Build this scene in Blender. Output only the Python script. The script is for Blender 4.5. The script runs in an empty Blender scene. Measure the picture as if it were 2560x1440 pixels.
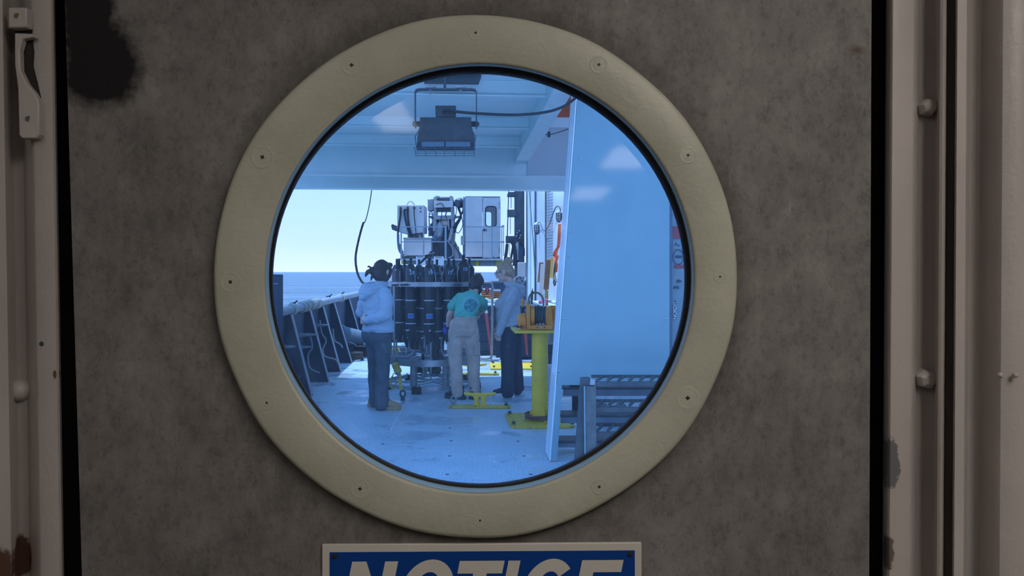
import bpy, bmesh, math, random
from mathutils import Vector, Matrix, noise
random.seed(7)
R = math.radians
PI = math.pi
sc = bpy.context.scene
COL = sc.collection

# ------------------------------------------------------------------ camera, world, sun, exposure
F = 1850.0          # focal length in pixels of the 2560 px wide frame
CZ = 1.5            # eye height above the deck
cam = bpy.data.objects.new('camera', bpy.data.cameras.new('camera'))
COL.objects.link(cam)
cam.location = (0, 0, CZ)
cam.rotation_euler = (R(90), 0, 0)
cam.data.sensor_width = 36
cam.data.lens = 36 * F / 2560
cam.data.shift_y = -40 / 2560
cam.data.clip_start = 0.02
cam.data.clip_end = 60000
sc.camera = cam
sc.view_settings.view_transform = 'Standard'
sc.view_settings.look = 'None'
sc.view_settings.gamma = 1
sc.view_settings.use_curve_mapping = False
sc.view_settings.exposure = 0.0

SKY = 1.0
w = bpy.data.worlds.new('sky')
sc.world = w
w.use_nodes = True
nt = w.node_tree
nt.nodes.clear()
wo = nt.nodes.new('ShaderNodeOutputWorld')
bg = nt.nodes.new('ShaderNodeBackground')
tc = nt.nodes.new('ShaderNodeTexCoord')
sx = nt.nodes.new('ShaderNodeSeparateXYZ')
rp = nt.nodes.new('ShaderNodeValToRGB')
nt.links.new(tc.outputs['Generated'], sx.inputs[0])
nt.links.new(sx.outputs['Z'], rp.inputs[0])
nt.links.new(rp.outputs[0], bg.inputs[0])
nt.links.new(bg.outputs[0], wo.inputs[0])
el = rp.color_ramp.elements
el[0].position = 0.0
el[0].color = (0.92, 1.12, 2.00, 1)
el[1].position = 1.0
el[1].color = (0.22, 0.82, 2.20, 1)
for p_, c_ in ((0.04, (0.72, 1.00, 1.90)), (0.12, (0.58, 0.93, 2.05)), (0.4, (0.36, 0.88, 2.20))):
    e_ = el.new(p_)
    e_.color = (*c_, 1)
bg.inputs[1].default_value = SKY

sun = bpy.data.objects.new('sun', bpy.data.lights.new('sun', 'SUN'))
COL.objects.link(sun)
sun.data.energy = 4.6
sun.data.angle = R(1.0)
sun.data.color = (0.62, 0.88, 1.25)
sun.rotation_euler = Vector((-0.28, 0.15, 0.95)).to_track_quat('Z', 'Y').to_euler()   # high, a little to port and ahead of the camera

# ------------------------------------------------------------------ helpers
OFF = {}


def W(px, py, Y):
    """The place at depth Y that the photograph shows at pixel px, py."""
    return Vector(((px - 1280) / F * Y, Y, CZ - (py - 680) / F * Y))


def G(px, py):
    """The place on the deck that the photograph shows at pixel px, py."""
    return W(px, py, CZ * F / (py - 680))


YAW = 0.075
_n = math.hypot(1, YAW)


def S(u, v, z=0.0):
    """Ship axes: u to starboard, v along the ship away from the door."""
    return Vector(((u - YAW * v) / _n, (v + YAW * u) / _n, z))


SHIP = Matrix.Rotation(math.atan(YAW), 3, 'Z')


class MB:
    def __init__(self):
        self.bm = bmesh.new()

    def face(self, vs):
        try:
            self.bm.faces.new(vs)
        except ValueError:
            pass

    def loft(self, rings, caps=True, closed=False):
        bm = self.bm
        rr = [[bm.verts.new(p) for p in r] for r in rings]
        n = len(rr[0])
        m = len(rr)
        for i in range(m if closed else m - 1):
            a, b = rr[i], rr[(i + 1) % m]
            for j in range(n):
                k = (j + 1) % n
                self.face((a[j], a[k], b[k], b[j]))
        if caps and not closed:
            self.face(rr[0][::-1])
            self.face(rr[-1])
        return self

    def box(self, c, size, rot=None):
        c = Vector(c)
        hx, hy, hz = [s / 2 for s in size]
        P = []
        for z in (-hz, hz):
            r = []
            for x, y in ((-hx, -hy), (hx, -hy), (hx, hy), (-hx, hy)):
                v = Vector((x, y, z))
                if rot is not None:
                    v = rot @ v
                r.append(c + v)
            P.append(r)
        return self.loft(P)

    def bb(self, a, b):
        c = [(a[i] + b[i]) / 2 for i in range(3)]
        return self.box(c, [abs(a[i] - b[i]) for i in range(3)])

    def pbox(self, x0, y0, x1, y1, Y, dep, rot=None):
        """A box whose near face fills the pixel rectangle at depth Y, dep metres deep."""
        a = W(x0, y0, Y)
        b = W(x1, y1, Y)
        return self.bb((a.x, Y, a.z), (b.x, Y + dep, b.z))

    def prism(self, pts, ext):
        ext = Vector(ext)
        pts = [Vector(p) for p in pts]
        nrm = Vector((0, 0, 0))
        for i in range(len(pts)):
            nrm += pts[i].cross(pts[(i + 1) % len(pts)])
        if nrm.dot(ext) < 0:
            pts = pts[::-1]
        return self.loft([pts, [p + ext for p in pts]])

    def pprism(self, pix, Y, dep):
        return self.prism([W(x, y, Y) for x, y in pix], (0, dep, 0))

    def cone(self, p0, p1, r0, r1=None, n=16):
        p0 = Vector(p0)
        p1 = Vector(p1)
        r1 = r0 if r1 is None else r1
        d = (p1 - p0).normalized()
        a = d.orthogonal().normalized()
        b = d.cross(a)
        rings = []
        for p, r in ((p0, r0), (p1, r1)):
            rings.append([p + (a * math.cos(t) + b * math.sin(t)) * max(r, 1e-5)
                          for t in [2 * PI * i / n for i in range(n)]])
        return self.loft(rings)

    def tube(self, pts, r, n=8, smooth=0, closed=False, flat=1.0):
        pts = [Vector(p) for p in pts]
        if smooth:
            q = []
            m = len(pts)
            for i in range(m if closed else m - 1):
                p0 = pts[(i - 1) % m] if (closed or i > 0) else pts[0]
                p1, p2 = pts[i], pts[(i + 1) % m]
                p3 = pts[(i + 2) % m] if (closed or i + 2 < m) else pts[-1]
                for k in range(smooth):
                    t = k / smooth
                    q.append(0.5 * ((2 * p1) + (p2 - p0) * t + (2 * p0 - 5 * p1 + 4 * p2 - p3) * t * t
                                    + (3 * p1 - p0 - 3 * p2 + p3) * t ** 3))
            if not closed:
                q.append(pts[-1])
            pts = q
        m = len(pts)
        rings = []
        a = None
        for i, p in enumerate(pts):
            nx = pts[(i + 1) % m] if (closed or i < m - 1) else p
            pv = pts[(i - 1) % m] if (closed or i > 0) else p
            d = (nx - pv)
            if d.length < 1e-9:
                d = Vector((0, 0, 1))
            d.normalize()
            if a is None:
                a = d.orthogonal().normalized()
            a = (a - d * a.dot(d))
            if a.length < 1e-6:
                a = d.orthogonal()
            a.normalize()
            b = d.cross(a)
            rad = r[i * (len(r) - 1) // max(1, m - 1)] if isinstance(r, (list, tuple)) else r
            rings.append([p + (a * math.cos(t) + b * math.sin(t) * flat) * rad
                          for t in [2 * PI * j / n for j in range(n)]])
        return self.loft(rings, closed=closed)

    def ball(self, c, r, n=12, rot=None):
        c = Vector(c)
        if not isinstance(r, (tuple, list)):
            r = (r, r, r)
        rings = []
        m = max(6, n // 2 + 2)
        for i in range(m + 1):
            ph = PI * (i / m) * 0.985 + PI * 0.0075
            q = []
            for j in range(n):
                t = 2 * PI * j / n
                v = Vector((r[0] * math.sin(ph) * math.cos(t), r[1] * math.sin(ph) * math.sin(t), -r[2] * math.cos(ph)))
                if rot is not None:
                    v = rot @ v
                q.append(c + v)
            rings.append(q)
        return self.loft(rings)

    def lathe(self, prof, o, axis=(0, 0, 1), n=24):
        """prof: (radius, height along the axis)."""
        o = Vector(o)
        d = Vector(axis).normalized()
        a = d.orthogonal().normalized()
        b = d.cross(a)
        rings = [[o + d * h + (a * math.cos(t) + b * math.sin(t)) * max(r, 1e-5)
                  for t in [2 * PI * j / n for j in range(n)]] for r, h in prof]
        return self.loft(rings)

    def ring(self, o, ro, ri, h, n=48, axis='z'):
        """A flat band: outer radius, inner radius, height."""
        o = Vector(o)
        rings = []
        for j in range(n):
            t = 2 * PI * j / n
            c, s = math.cos(t), math.sin(t)
            q = []
            for r, z in ((ri, 0), (ro, 0), (ro, h), (ri, h)):
                v = Vector((c * r, s * r, z)) if axis == 'z' else Vector((c * r, z, s * r))
                q.append(o + v)
            rings.append(q)
        return self.loft(rings, closed=True)

    def build(self, name, m, parent=None, smooth=30, org=None, bevel=0.0, seg=2, label=None):
        bm = self.bm
        bmesh.ops.recalc_face_normals(bm, faces=bm.faces)
        if parent is not None:
            o0 = OFF[parent.name]
        elif org is not None:
            o0 = Vector(org)
        else:
            xs = [v.co for v in bm.verts]
            o0 = Vector(((min(p.x for p in xs) + max(p.x for p in xs)) / 2,
                         (min(p.y for p in xs) + max(p.y for p in xs)) / 2, min(p.z for p in xs)))
        bmesh.ops.translate(bm, verts=bm.verts, vec=-o0)
        me = bpy.data.meshes.new(name)
        bm.to_mesh(me)
        bm.free()
        me.materials.append(m)
        if smooth:
            for p in me.polygons:
                p.use_smooth = True
            me.set_sharp_from_angle(angle=R(smooth))
        ob = bpy.data.objects.new(name, me)
        COL.objects.link(ob)
        if parent is not None:
            ob.parent = parent
        else:
            ob.location = o0
        OFF[ob.name] = o0
        if bevel:
            b = ob.modifiers.new('edge', 'BEVEL')
            b.width = bevel
            b.segments = seg
            b.limit_method = 'ANGLE'
            b.angle_limit = R(40)
        if label:
            ob['label'] = label
        return ob


def tag(o, label, cat, group=None, kind=None):
    o['label'] = label
    o['category'] = cat
    if group:
        o['group'] = group
    if kind:
        o['kind'] = kind
    return o


def struct(o, label=None):
    o['kind'] = 'structure'
    if label:
        o['label'] = label
    return o


def thing(name, label, cat, loc, group=None):
    o = bpy.data.objects.new(name, None)
    o.empty_display_size = 0.1
    COL.objects.link(o)
    o.location = loc
    OFF[o.name] = Vector(loc)
    return tag(o, label, cat, group)


def inst(src, parent, loc, rz=0.0):
    """Another piece like src, at a place given in world axes, sharing its mesh."""
    c = src.copy()
    COL.objects.link(c)
    c.parent = parent
    c.location = Vector(loc) - (OFF[parent.name] if parent is not None else Vector((0, 0, 0)))
    c.rotation_euler = (0, 0, rz)
    OFF[c.name] = OFF[parent.name] if parent is not None else Vector(loc)
    return c


def text_into(mb, s, size, mat4, depth=0.001):
    cu = bpy.data.curves.new('lettering', 'FONT')
    cu.body = s
    cu.size = size
    cu.align_x = 'CENTER'
    cu.align_y = 'CENTER'
    cu.extrude = depth
    cu.offset = size * 0.02
    cu.resolution_u = 3
    o = bpy.data.objects.new('lettering', cu)
    COL.objects.link(o)
    dg = bpy.context.evaluated_depsgraph_get()
    me = bpy.data.meshes.new_from_object(o.evaluated_get(dg))
    me.transform(mat4)
    mb.bm.from_mesh(me)
    bpy.data.objects.remove(o)
    bpy.data.curves.remove(cu)
    bpy.data.meshes.remove(me)


# ------------------------------------------------------------------ materials
class N:
    """A thin wrapper to write node trees."""

    def __init__(self, mat):
        mat.use_nodes = True
        self.nt = mat.node_tree
        self.b = self.nt.nodes.get('Principled BSDF')
        self.out = self.nt.nodes.get('Material Output')
        t = self.nt.nodes.new('ShaderNodeTexCoord')
        self.obj = t.outputs['Object']

    def new(self, t, **kw):
        n = self.nt.nodes.new(t)
        for k, v in kw.items():
            setattr(n, k, v)
        return n

    def link(self, a, b):
        self.nt.links.new(a, b)

    def val(self, sock, v):
        if hasattr(v, 'is_linked') or hasattr(v, 'links'):
            self.link(v, sock)
        else:
            sock.default_value = v

    def math(self, op, a, b=0.0, c=None, clamp=False):
        n = self.new('ShaderNodeMath', operation=op, use_clamp=clamp)
        self.val(n.inputs[0], a)
        self.val(n.inputs[1], b)
        if c is not None:
            self.val(n.inputs[2], c)
        return n.outputs[0]

    def noise(self, scale, detail=4, rough=0.55, vec=None, stretch=None, dist=0.0):
        v = vec or self.obj
        if stretch:
            m = self.new('ShaderNodeMapping')
            m.inputs['Scale'].default_value = stretch
            self.link(v, m.inputs[0])
            v = m.outputs[0]
        n = self.new('ShaderNodeTexNoise')
        n.inputs['Scale'].default_value = scale
        n.inputs['Detail'].default_value = detail
        n.inputs['Roughness'].default_value = rough
        n.inputs['Distortion'].default_value = dist
        self.link(v, n.inputs['Vector'])
        return n.outputs[0]

    def ramp(self, f, stops):
        n = self.new('ShaderNodeValToRGB')
        e = n.color_ramp.elements
        e[0].position, e[1].position = stops[0][0], stops[-1][0]
        e[0].color = (*stops[0][1], 1)
        e[1].color = (*stops[-1][1], 1)
        for p, c in stops[1:-1]:
            q = e.new(p)
            q.color = (*c, 1)
        self.link(f, n.inputs[0])
        return n.outputs[0]

    def step(self, f, a, b):
        n = self.new('ShaderNodeMapRange', clamp=True)
        self.link(f, n.inputs[0])
        n.inputs[1].default_value = a
        n.inputs[2].default_value = b
        return n.outputs[0]

    def mix(self, f, a, b, mode='MIX'):
        n = self.new('ShaderNodeMix', data_type='RGBA', blend_type=mode)
        self.val(n.inputs[0], f)
        for s, v in ((n.inputs[6], a), (n.inputs[7], b)):
            if isinstance(v, (tuple, list)):
                s.default_value = (*v[:3], 1)
            else:
                self.link(v, s)
        return n.outputs[2]

    def bump(self, h, strength=0.3, dist=0.01):
        n = self.new('ShaderNodeBump')
        n.inputs['Strength'].default_value = strength
        n.inputs['Distance'].default_value = dist
        self.link(h, n.inputs['Height'])
        self.link(n.outputs[0], self.b.inputs['Normal'])

    def at(self, p, scale=(1, 1, 1)):
        """Distance of the shaded point from p, each axis scaled."""
        m = self.new('ShaderNodeVectorMath', operation='SUBTRACT')
        self.link(self.obj, m.inputs[0])
        m.inputs[1].default_value = p
        k = self.new('ShaderNodeVectorMath', operation='MULTIPLY')
        self.link(m.outputs[0], k.inputs[0])
        k.inputs[1].default_value = scale
        l = self.new('ShaderNodeVectorMath', operation='LENGTH')
        self.link(k.outputs[0], l.inputs[0])
        return l.outputs[1]


def mat(name, col, rough=0.5, metal=0.0, var=0.12, scale=6.0, bump=0.0, bscale=80.0, spec=0.4, wear=None, wamt=0.55):
    m = bpy.data.materials.new(name)
    n = N(m)
    f = n.noise(scale, 5, 0.6)
    lo = [c * (1 - var) for c in col]
    hi = [min(1, c * (1 + var)) for c in col]
    c = n.ramp(f, [(0.3, lo), (0.7, hi)])
    if wear:
        k = n.step(n.noise(scale * 2.3, 6, 0.7), wamt, wamt + 0.06)
        c = n.mix(k, c, wear)
    n.link(c, n.b.inputs['Base Color'])
    n.b.inputs['Roughness'].default_value = rough
    n.b.inputs['Metallic'].default_value = metal
    n.b.inputs['Specular IOR Level'].default_value = spec
    if bump:
        n.bump(n.noise(bscale, 3, 0.6), bump, 0.004)
    return m


def emit(name, col, k):
    m = bpy.data.materials.new(name)
    m.use_nodes = True
    b = m.node_tree.nodes['Principled BSDF']
    b.inputs['Base Color'].default_value = (*col, 1)
    b.inputs['Emission Color'].default_value = (*col, 1)
    b.inputs['Emission Strength'].default_value = k
    return m


DY = 0.617     # the door's inner face


def D(px, py, Y=DY):
    return W(px, py, Y)


def door_material():
    m = bpy.data.materials.new('door_paint')
    n = N(m)
    a = n.noise(9, 8, 0.72)
    b = n.noise(46, 6, 0.75, stretch=(1, 1, 0.6))
    c = n.ramp(a, [(0.3, (0.092, 0.083, 0.080)), (0.5, (0.165, 0.152, 0.146)), (0.7, (0.26, 0.245, 0.232))])
    c = n.mix(0.45, c, n.ramp(b, [(0.30, (0.085, 0.078, 0.075)), (0.7, (0.30, 0.285, 0.27))]))
    g = n.noise(210, 6, 0.72, stretch=(1, 1, 0.7))
    c = n.mix(0.55, c, n.mix(1.0, c, n.ramp(g, [(0.32, (0.45, 0.44, 0.43)), (0.5, (1.0, 1.0, 1.0)), (0.70, (1.0, 1.0, 1.0))]), 'MULTIPLY'))
    sc1 = n.step(n.noise(75, 5, 0.7, stretch=(1.6, 1, 0.30)), 0.62, 0.74)
    up = n.step(n.at(tuple(D(1800, 150)), (1, 0, 1)), 0.22, 0.04)
    c = n.mix(n.math('MULTIPLY', sc1, n.math('MULTIPLY_ADD', up, 0.5, 0.10)), c, (0.40, 0.385, 0.36))
    # black patch round the latch side, with a ragged edge
    rag = n.math('ADD', n.math('MULTIPLY', n.math('SUBTRACT', n.noise(28, 5, 0.6), 0.5), 0.75), n.math('MULTIPLY', n.math('SUBTRACT', n.noise(160, 4, 0.7), 0.5), 0.35))
    p1 = D(255, 165)
    p2 = D(215, -10)
    d1 = n.at(tuple(p1), (1 / 0.033, 0.0, 1 / 0.037))
    d2 = n.at(tuple(p2), (1 / 0.0215, 0.0, 1 / 0.075))
    d = n.math('ADD', n.math('MINIMUM', d1, d2), rag)
    k = n.step(d, 1.22, 0.82)
    c = n.mix(k, c, (0.006, 0.005, 0.006))
    # the ring's edge shadow painted as a ragged dark band, with brush marks
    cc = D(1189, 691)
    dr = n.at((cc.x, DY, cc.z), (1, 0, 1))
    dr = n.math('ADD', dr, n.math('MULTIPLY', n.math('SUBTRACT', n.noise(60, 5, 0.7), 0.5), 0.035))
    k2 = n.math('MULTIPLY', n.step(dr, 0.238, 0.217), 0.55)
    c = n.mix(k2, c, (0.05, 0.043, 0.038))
    # a rust spot high on the right
    k3 = n.step(n.math('ADD', n.at(tuple(D(2142, 125)), (1, 0, 1.6)), n.math('MULTIPLY', n.noise(120, 4), 0.008)), 0.013, 0.006)
    c = n.mix(n.math('MULTIPLY', k3, 0.7), c, (0.06, 0.03, 0.022))
    n.link(c, n.b.inputs['Base Color'])
    n.b.inputs['Roughness'].default_value = 0.62
    n.b.inputs['Specular IOR Level'].default_value = 0.25
    n.bump(n.noise(120, 5, 0.7), 0.35, 0.0015)
    return m


def ring_material():
    m = bpy.data.materials.new('ring_paint')
    n = N(m)
    a = n.noise(14, 6, 0.65)
    c = n.ramp(a, [(0.3, (0.375, 0.375, 0.305)), (0.7, (0.465, 0.465, 0.385))])
    sp = n.step(n.noise(150, 4, 0.7), 0.70, 0.75)
    near = n.step(n.at(tuple(D(800, 215, 0.607)), (1, 0, 1)), 0.035, 0.005)
    c = n.mix(n.math('MULTIPLY', sp, near), c, (0.10, 0.08, 0.055))
    sp2 = n.step(n.noise(38, 6, 0.7), 0.735, 0.76)
    c = n.mix(n.math('MULTIPLY', sp2, 0.6), c, (0.16, 0.12, 0.07))
    for px, py, r_ in ((960, 1225, 0.0022), (808, 1187, 0.0028), (1241, 1304, 0.0016), (1762, 856, 0.0016), (1004, 1232, 0.001), (1600, 1182, 0.0016)):
        d = n.math('ADD', n.at(tuple(D(px, py, 0.607)), (1, 0, 1.7)), n.math('MULTIPLY', n.math('SUBTRACT', n.noise(260, 4, 0.7), 0.5), 0.0022))
        c = n.mix(n.math('MULTIPLY', n.step(d, r_, r_ * 0.4), 0.7), c, (0.10, 0.085, 0.06))
    n.link(c, n.b.inputs['Base Color'])
    n.b.inputs['Roughness'].default_value = 0.42
    n.b.inputs['Specular IOR Level'].default_value = 0.35
    # thick orange-peel paint, heaviest over the upper right of the ring
    heavy = n.step(n.at(tuple(D(1420, 190, 0.607)), (1, 0, 1)), 0.17, 0.04)
    h = n.math('MULTIPLY', n.noise(135, 3, 0.5, stretch=(1, 1, 1.25), dist=0.6), n.math('MULTIPLY_ADD', heavy, 1.0, 0.05))
    n.bump(h, 1.0, 0.009)
    return m


def jamb_material():
    m = bpy.data.materials.new('jamb_paint')
    n = N(m)
    c = n.ramp(n.noise(7, 6, 0.6), [(0.3, (0.37, 0.335, 0.32)), (0.7, (0.44, 0.40, 0.38))])
    for px, py, sc_, r_, colr in ((2231, 1160, (1, 0, 0.28), 0.0062, (0.13, 0.13, 0.14)),
                                  (2219, 1385, (1, 0, 0.4), 0.006, (0.12, 0.10, 0.09)),
                                  (105, 860, (1, 0, 1), 0.0022, (0.03, 0.06, 0.06)),
                                  (5, 1420, (1, 0, 0.6), 0.012, (0.09, 0.045, 0.03)),
                                  (137, 935, (1, 0, 0.4), 0.0016, (0.10, 0.07, 0.03))):
        d = n.math('ADD', n.at(tuple(D(px, py, 0.612)), sc_), n.math('MULTIPLY', n.math('SUBTRACT', n.noise(130, 4, 0.7), 0.5), 0.010 if r_ > 0.004 else 0.002))
        c = n.mix(n.step(d, r_, r_ * 0.82), c, colr)
    n.link(c, n.b.inputs['Base Color'])
    n.b.inputs['Roughness'].default_value = 0.45
    n.bump(n.math('ADD', n.noise(38, 4, 0.6, stretch=(1, 1, 0.35)), n.math('MULTIPLY', n.noise(140, 3, 0.6), 0.35)), 0.45, 0.003)
    return m


def glass_material():
    m = bpy.data.materials.new('salt_hazed_glass')
    n = N(m)
    tr = n.new('ShaderNodeBsdfTransparent')
    tr.inputs[0].default_value = (0.93, 0.97, 1.0, 1)
    gl = n.new('ShaderNodeBsdfGlossy')
    gl.inputs['Roughness'].default_value = 0.05
    fr = n.new('ShaderNodeFresnel')
    fr.inputs[0].default_value = 1.5
    mx = n.new('ShaderNodeMixShader')
    n.link(n.math('MULTIPLY', fr.outputs[0], 1.3), mx.inputs[0])
    n.link(tr.outputs[0], mx.inputs[1])
    n.link(gl.outputs[0], mx.inputs[2])
    du = n.new('ShaderNodeBsdfTranslucent')
    du.inputs[0].default_value = (0.85, 0.9, 0.95, 1)
    # dried salt: soft patches, wiped diagonals and spots
    patch = n.step(n.noise(16, 5, 0.62), 0.46, 0.76)
    wipe = n.step(n.noise(24, 4, 0.6, stretch=(1.0, 1, 0.45), dist=1.2), 0.54, 0.74)
    cc = W(1060, 860, 0.64)
    near = n.step(n.at(tuple(cc), (1, 0, 1)), 0.13, 0.02)
    vo = n.new('ShaderNodeTexVoronoi')
    vo.inputs['Scale'].default_value = 70
    n.link(n.obj, vo.inputs['Vector'])
    dot = n.math('MULTIPLY', n.step(vo.outputs['Distance'], 0.11, 0.03), n.step(n.noise(25, 2), 0.52, 0.6))
    k = n.math('MULTIPLY', n.math('ADD', patch, n.math('MULTIPLY', wipe, 0.9)), n.math('MULTIPLY_ADD', near, 0.20, 0.022))
    k = n.math('ADD', k, n.math('MULTIPLY', dot, 0.06))
    k = n.math('ADD', k, 0.021, clamp=True)
    m2 = n.new('ShaderNodeMixShader')
    n.link(k, m2.inputs[0])
    n.link(mx.outputs[0], m2.inputs[1])
    n.link(du.outputs[0], m2.inputs[2])
    n.link(m2.outputs[0], n.out.inputs[0])
    return m


def deck_material():
    m = bpy.data.materials.new('non_skid_deck')
    n = N(m)
    c = n.ramp(n.noise(2.2, 7, 0.7), [(0.3, (0.40, 0.48, 0.53)), (0.7, (0.55, 0.63, 0.67))])
    c = n.mix(0.5, c, n.ramp(n.noise(55, 3, 0.75), [(0.35, (0.17, 0.235, 0.29)), (0.65, (0.70, 0.78, 0.82))]))
    c = n.mix(n.math('MULTIPLY', n.step(n.noise(1.7, 6, 0.75), 0.60, 0.70), 0.32), c, (0.20, 0.22, 0.24))
    n.link(c, n.b.inputs['Base Color'])
    wet = n.step(n.noise(1.5, 5, 0.6, stretch=(1, 1.2, 1)), 0.50, 0.60)
    n.link(n.math('MULTIPLY_ADD', wet, -0.40, 0.52), n.b.inputs['Roughness'])
    n.b.inputs['Specular IOR Level'].default_value = 0.6
    h = n.math('MULTIPLY', n.noise(85, 3, 0.7), n.math('MULTIPLY_ADD', wet, -0.85, 1.0))
    n.bump(h, 0.5, 0.006)
    return m


def sea_material():
    m = bpy.data.materials.new('sea_water')
    n = N(m)
    n.b.inputs['Base Color'].default_value = (0.010, 0.13, 0.15, 1)
    n.b.inputs['Roughness'].default_value = 0.18
    n.b.inputs['IOR'].default_value = 1.33
    n.b.inputs['Specular IOR Level'].default_value = 0.22
    h = n.math('ADD', n.noise(0.035, 9, 0.62, stretch=(0.16, 1, 1), dist=0.3), n.math('MULTIPLY', n.noise(0.8, 5, 0.6, stretch=(0.35, 1, 1)), 0.03))
    n.bump(h, 1.0, 22.0)
    return m


def tee_material():
    m = bpy.data.materials.new('teal_tee_cotton')
    n = N(m)
    c = n.ramp(n.noise(9, 5, 0.6), [(0.3, (0.13, 0.50, 0.37)), (0.7, (0.19, 0.64, 0.46))])
    # the printed badge on the back: pale disc, darker landscape, waves
    P = Vector(TEE)
    d = n.at(tuple(P), (1, 0.0, 1.0))
    ringk = n.math('MULTIPLY', n.step(d, 0.112, 0.108), n.step(d, 0.078, 0.083))
    cut = n.new('ShaderNodeSeparateXYZ')
    n.link(n.obj, cut.inputs[0])
    up = n.step(cut.outputs[2], P.z - 0.035, P.z - 0.015)
    c = n.mix(n.math('MULTIPLY', ringk, n.math('MULTIPLY', up, 0.75)), c, (0.30, 0.52, 0.55))
    inn = n.step(d, 0.080, 0.076)
    land = n.step(n.noise(38, 3, 0.6, stretch=(0.6, 0.6, 1.5)), 0.45, 0.58)
    c = n.mix(n.math('MULTIPLY', inn, 0.7), c, n.mix(land, (0.025, 0.13, 0.17), (0.22, 0.42, 0.46)))
    wv = n.math('MULTIPLY', n.step(n.at((P.x - 0.02, P.y, P.z - 0.12), (0.8, 0, 1.5)), 0.12, 0.09), n.step(n.noise(26, 4, 0.6, stretch=(0.4, 0.4, 1.6)), 0.50, 0.56))
    c = n.mix(n.math('MULTIPLY', wv, 0.45), c, (0.035, 0.15, 0.19))
    n.link(c, n.b.inputs['Base Color'])
    n.b.inputs['Roughness'].default_value = 0.9
    n.b.inputs['Specular IOR Level'].default_value = 0.1
    return m


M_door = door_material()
M_ring = ring_material()
M_jamb = jamb_material()
M_glass = glass_material()
M_deck = deck_material()
M_sea = sea_material()
M_rubber = mat('black_rubber', (0.008, 0.007, 0.007), 0.6, var=0.3, scale=30, bump=0.4)
M_white = mat('white_ship_paint', (0.62, 0.66, 0.68), 0.42, var=0.06, scale=2.5, bump=0.12, bscale=25, wear=(0.45, 0.44, 0.44), wamt=0.66)
M_house = mat('white_deckhouse_paint', (0.93, 0.93, 0.92), 0.22, spec=0.7, var=0.04, scale=1.5, bump=0.04, bscale=20)
M_panel_lit = mat('panel_paint_lit', (0.74, 0.80, 0.82), 0.28, var=0.05, scale=2.2, bump=0.08, bscale=16, spec=0.6)  # the panel's paint made paler for the side that catches the light
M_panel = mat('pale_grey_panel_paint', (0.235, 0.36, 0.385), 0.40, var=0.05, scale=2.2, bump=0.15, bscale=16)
M_ceil = mat('deckhead_paint', (0.82, 0.89, 0.89), 0.45, var=0.07, scale=2.0, bump=0.15, bscale=22)
M_navy = mat('dark_blue_hull_paint', (0.030, 0.045, 0.075), 0.5, var=0.3, scale=4, bump=0.2, bscale=30, wear=(0.12, 0.14, 0.17), wamt=0.64)
M_black = mat('black_paint', (0.02, 0.021, 0.025), 0.5, var=0.3, scale=10)
M_bottle = mat('grey_plastic_tube', (0.040, 0.042, 0.046), 0.35, var=0.25, scale=7, bump=0.05)
M_steel = mat('stainless_steel', (0.42, 0.43, 0.44), 0.38, 0.75, var=0.2, scale=9)
M_galv = mat('galvanised_steel', (0.30, 0.30, 0.29), 0.5, 0.4, var=0.25, scale=16, bump=0.2, wear=(0.16, 0.10, 0.07), wamt=0.68)
M_dsteel = mat('weathered_dark_steel', (0.075, 0.08, 0.085), 0.5, 0.3, var=0.3, scale=10, bump=0.2)
M_yellow = mat('yellow_deck_paint', (0.86, 0.55, 0.04), 0.42, var=0.12, scale=7, bump=0.15, bscale=30, wear=(0.20, 0.10, 0.04), wamt=0.67)
M_rustedge = mat('chipped_yellow_paint', (0.66, 0.44, 0.03), 0.5, var=0.2, scale=12, bump=0.2, wear=(0.10, 0.05, 0.03), wamt=0.56)
M_orange = mat('orange_winch_paint', (0.86, 0.31, 0.035), 0.45, var=0.15, scale=9, bump=0.15, wear=(0.25, 0.10, 0.03), wamt=0.66)
M_wood = mat('weathered_plank', (0.27, 0.12, 0.05), 0.7, var=0.3, scale=5, bump=0.3)
M_ply = mat('yellow_plank', (0.60, 0.33, 0.05), 0.65, var=0.2, scale=8)
M_rgrey = mat('grey_railing_paint', (0.34, 0.35, 0.37), 0.5, var=0.1)
M_cream = mat('cream_crane_paint', (0.66, 0.56, 0.49), 0.5, var=0.09, scale=2.2, bump=0.1, wear=(0.36, 0.28, 0.20), wamt=0.70)
M_crane = mat('grimy_crane_paint', (0.36, 0.325, 0.31), 0.5, var=0.25, scale=3, bump=0.2, wear=(0.14, 0.10, 0.08), wamt=0.6)
M_dgrey = mat('dark_grey_machinery', (0.075, 0.08, 0.09), 0.5, 0.2, var=0.3, scale=5)
M_hose = mat('black_hose', (0.018, 0.018, 0.02), 0.5, var=0.2)
M_flood = mat('floodlight_casting', (0.046, 0.043, 0.038), 0.6, var=0.3, scale=16, bump=0.3, wear=(0.13, 0.14, 0.14), wamt=0.63)
M_lens = mat('floodlight_lens', (0.10, 0.13, 0.15), 0.15, var=0.1)
M_red = mat('red_webbing', (0.33, 0.05, 0.06), 0.8, var=0.15)
M_safety = mat('orange_safety', (0.85, 0.13, 0.03), 0.7, var=0.15)
M_crate = mat('orange_crate_plastic', (1.0, 0.34, 0.10), 0.6, var=0.15)
M_rope = mat('dark_rope', (0.10, 0.075, 0.055), 0.9, var=0.4, scale=60)
M_cable = mat('wire_rope', (0.10, 0.10, 0.10), 0.5, 0.5, var=0.4, scale=40)
M_stand = mat('weathered_stand_metal', (0.13, 0.135, 0.13), 0.6, 0.2, var=0.3, scale=14, bump=0.2, wear=(0.10, 0.06, 0.04), wamt=0.62)
M_ltgrey = mat('light_grey_bulkhead_paint', (0.60, 0.60, 0.60), 0.5, var=0.05, scale=3)
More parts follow.
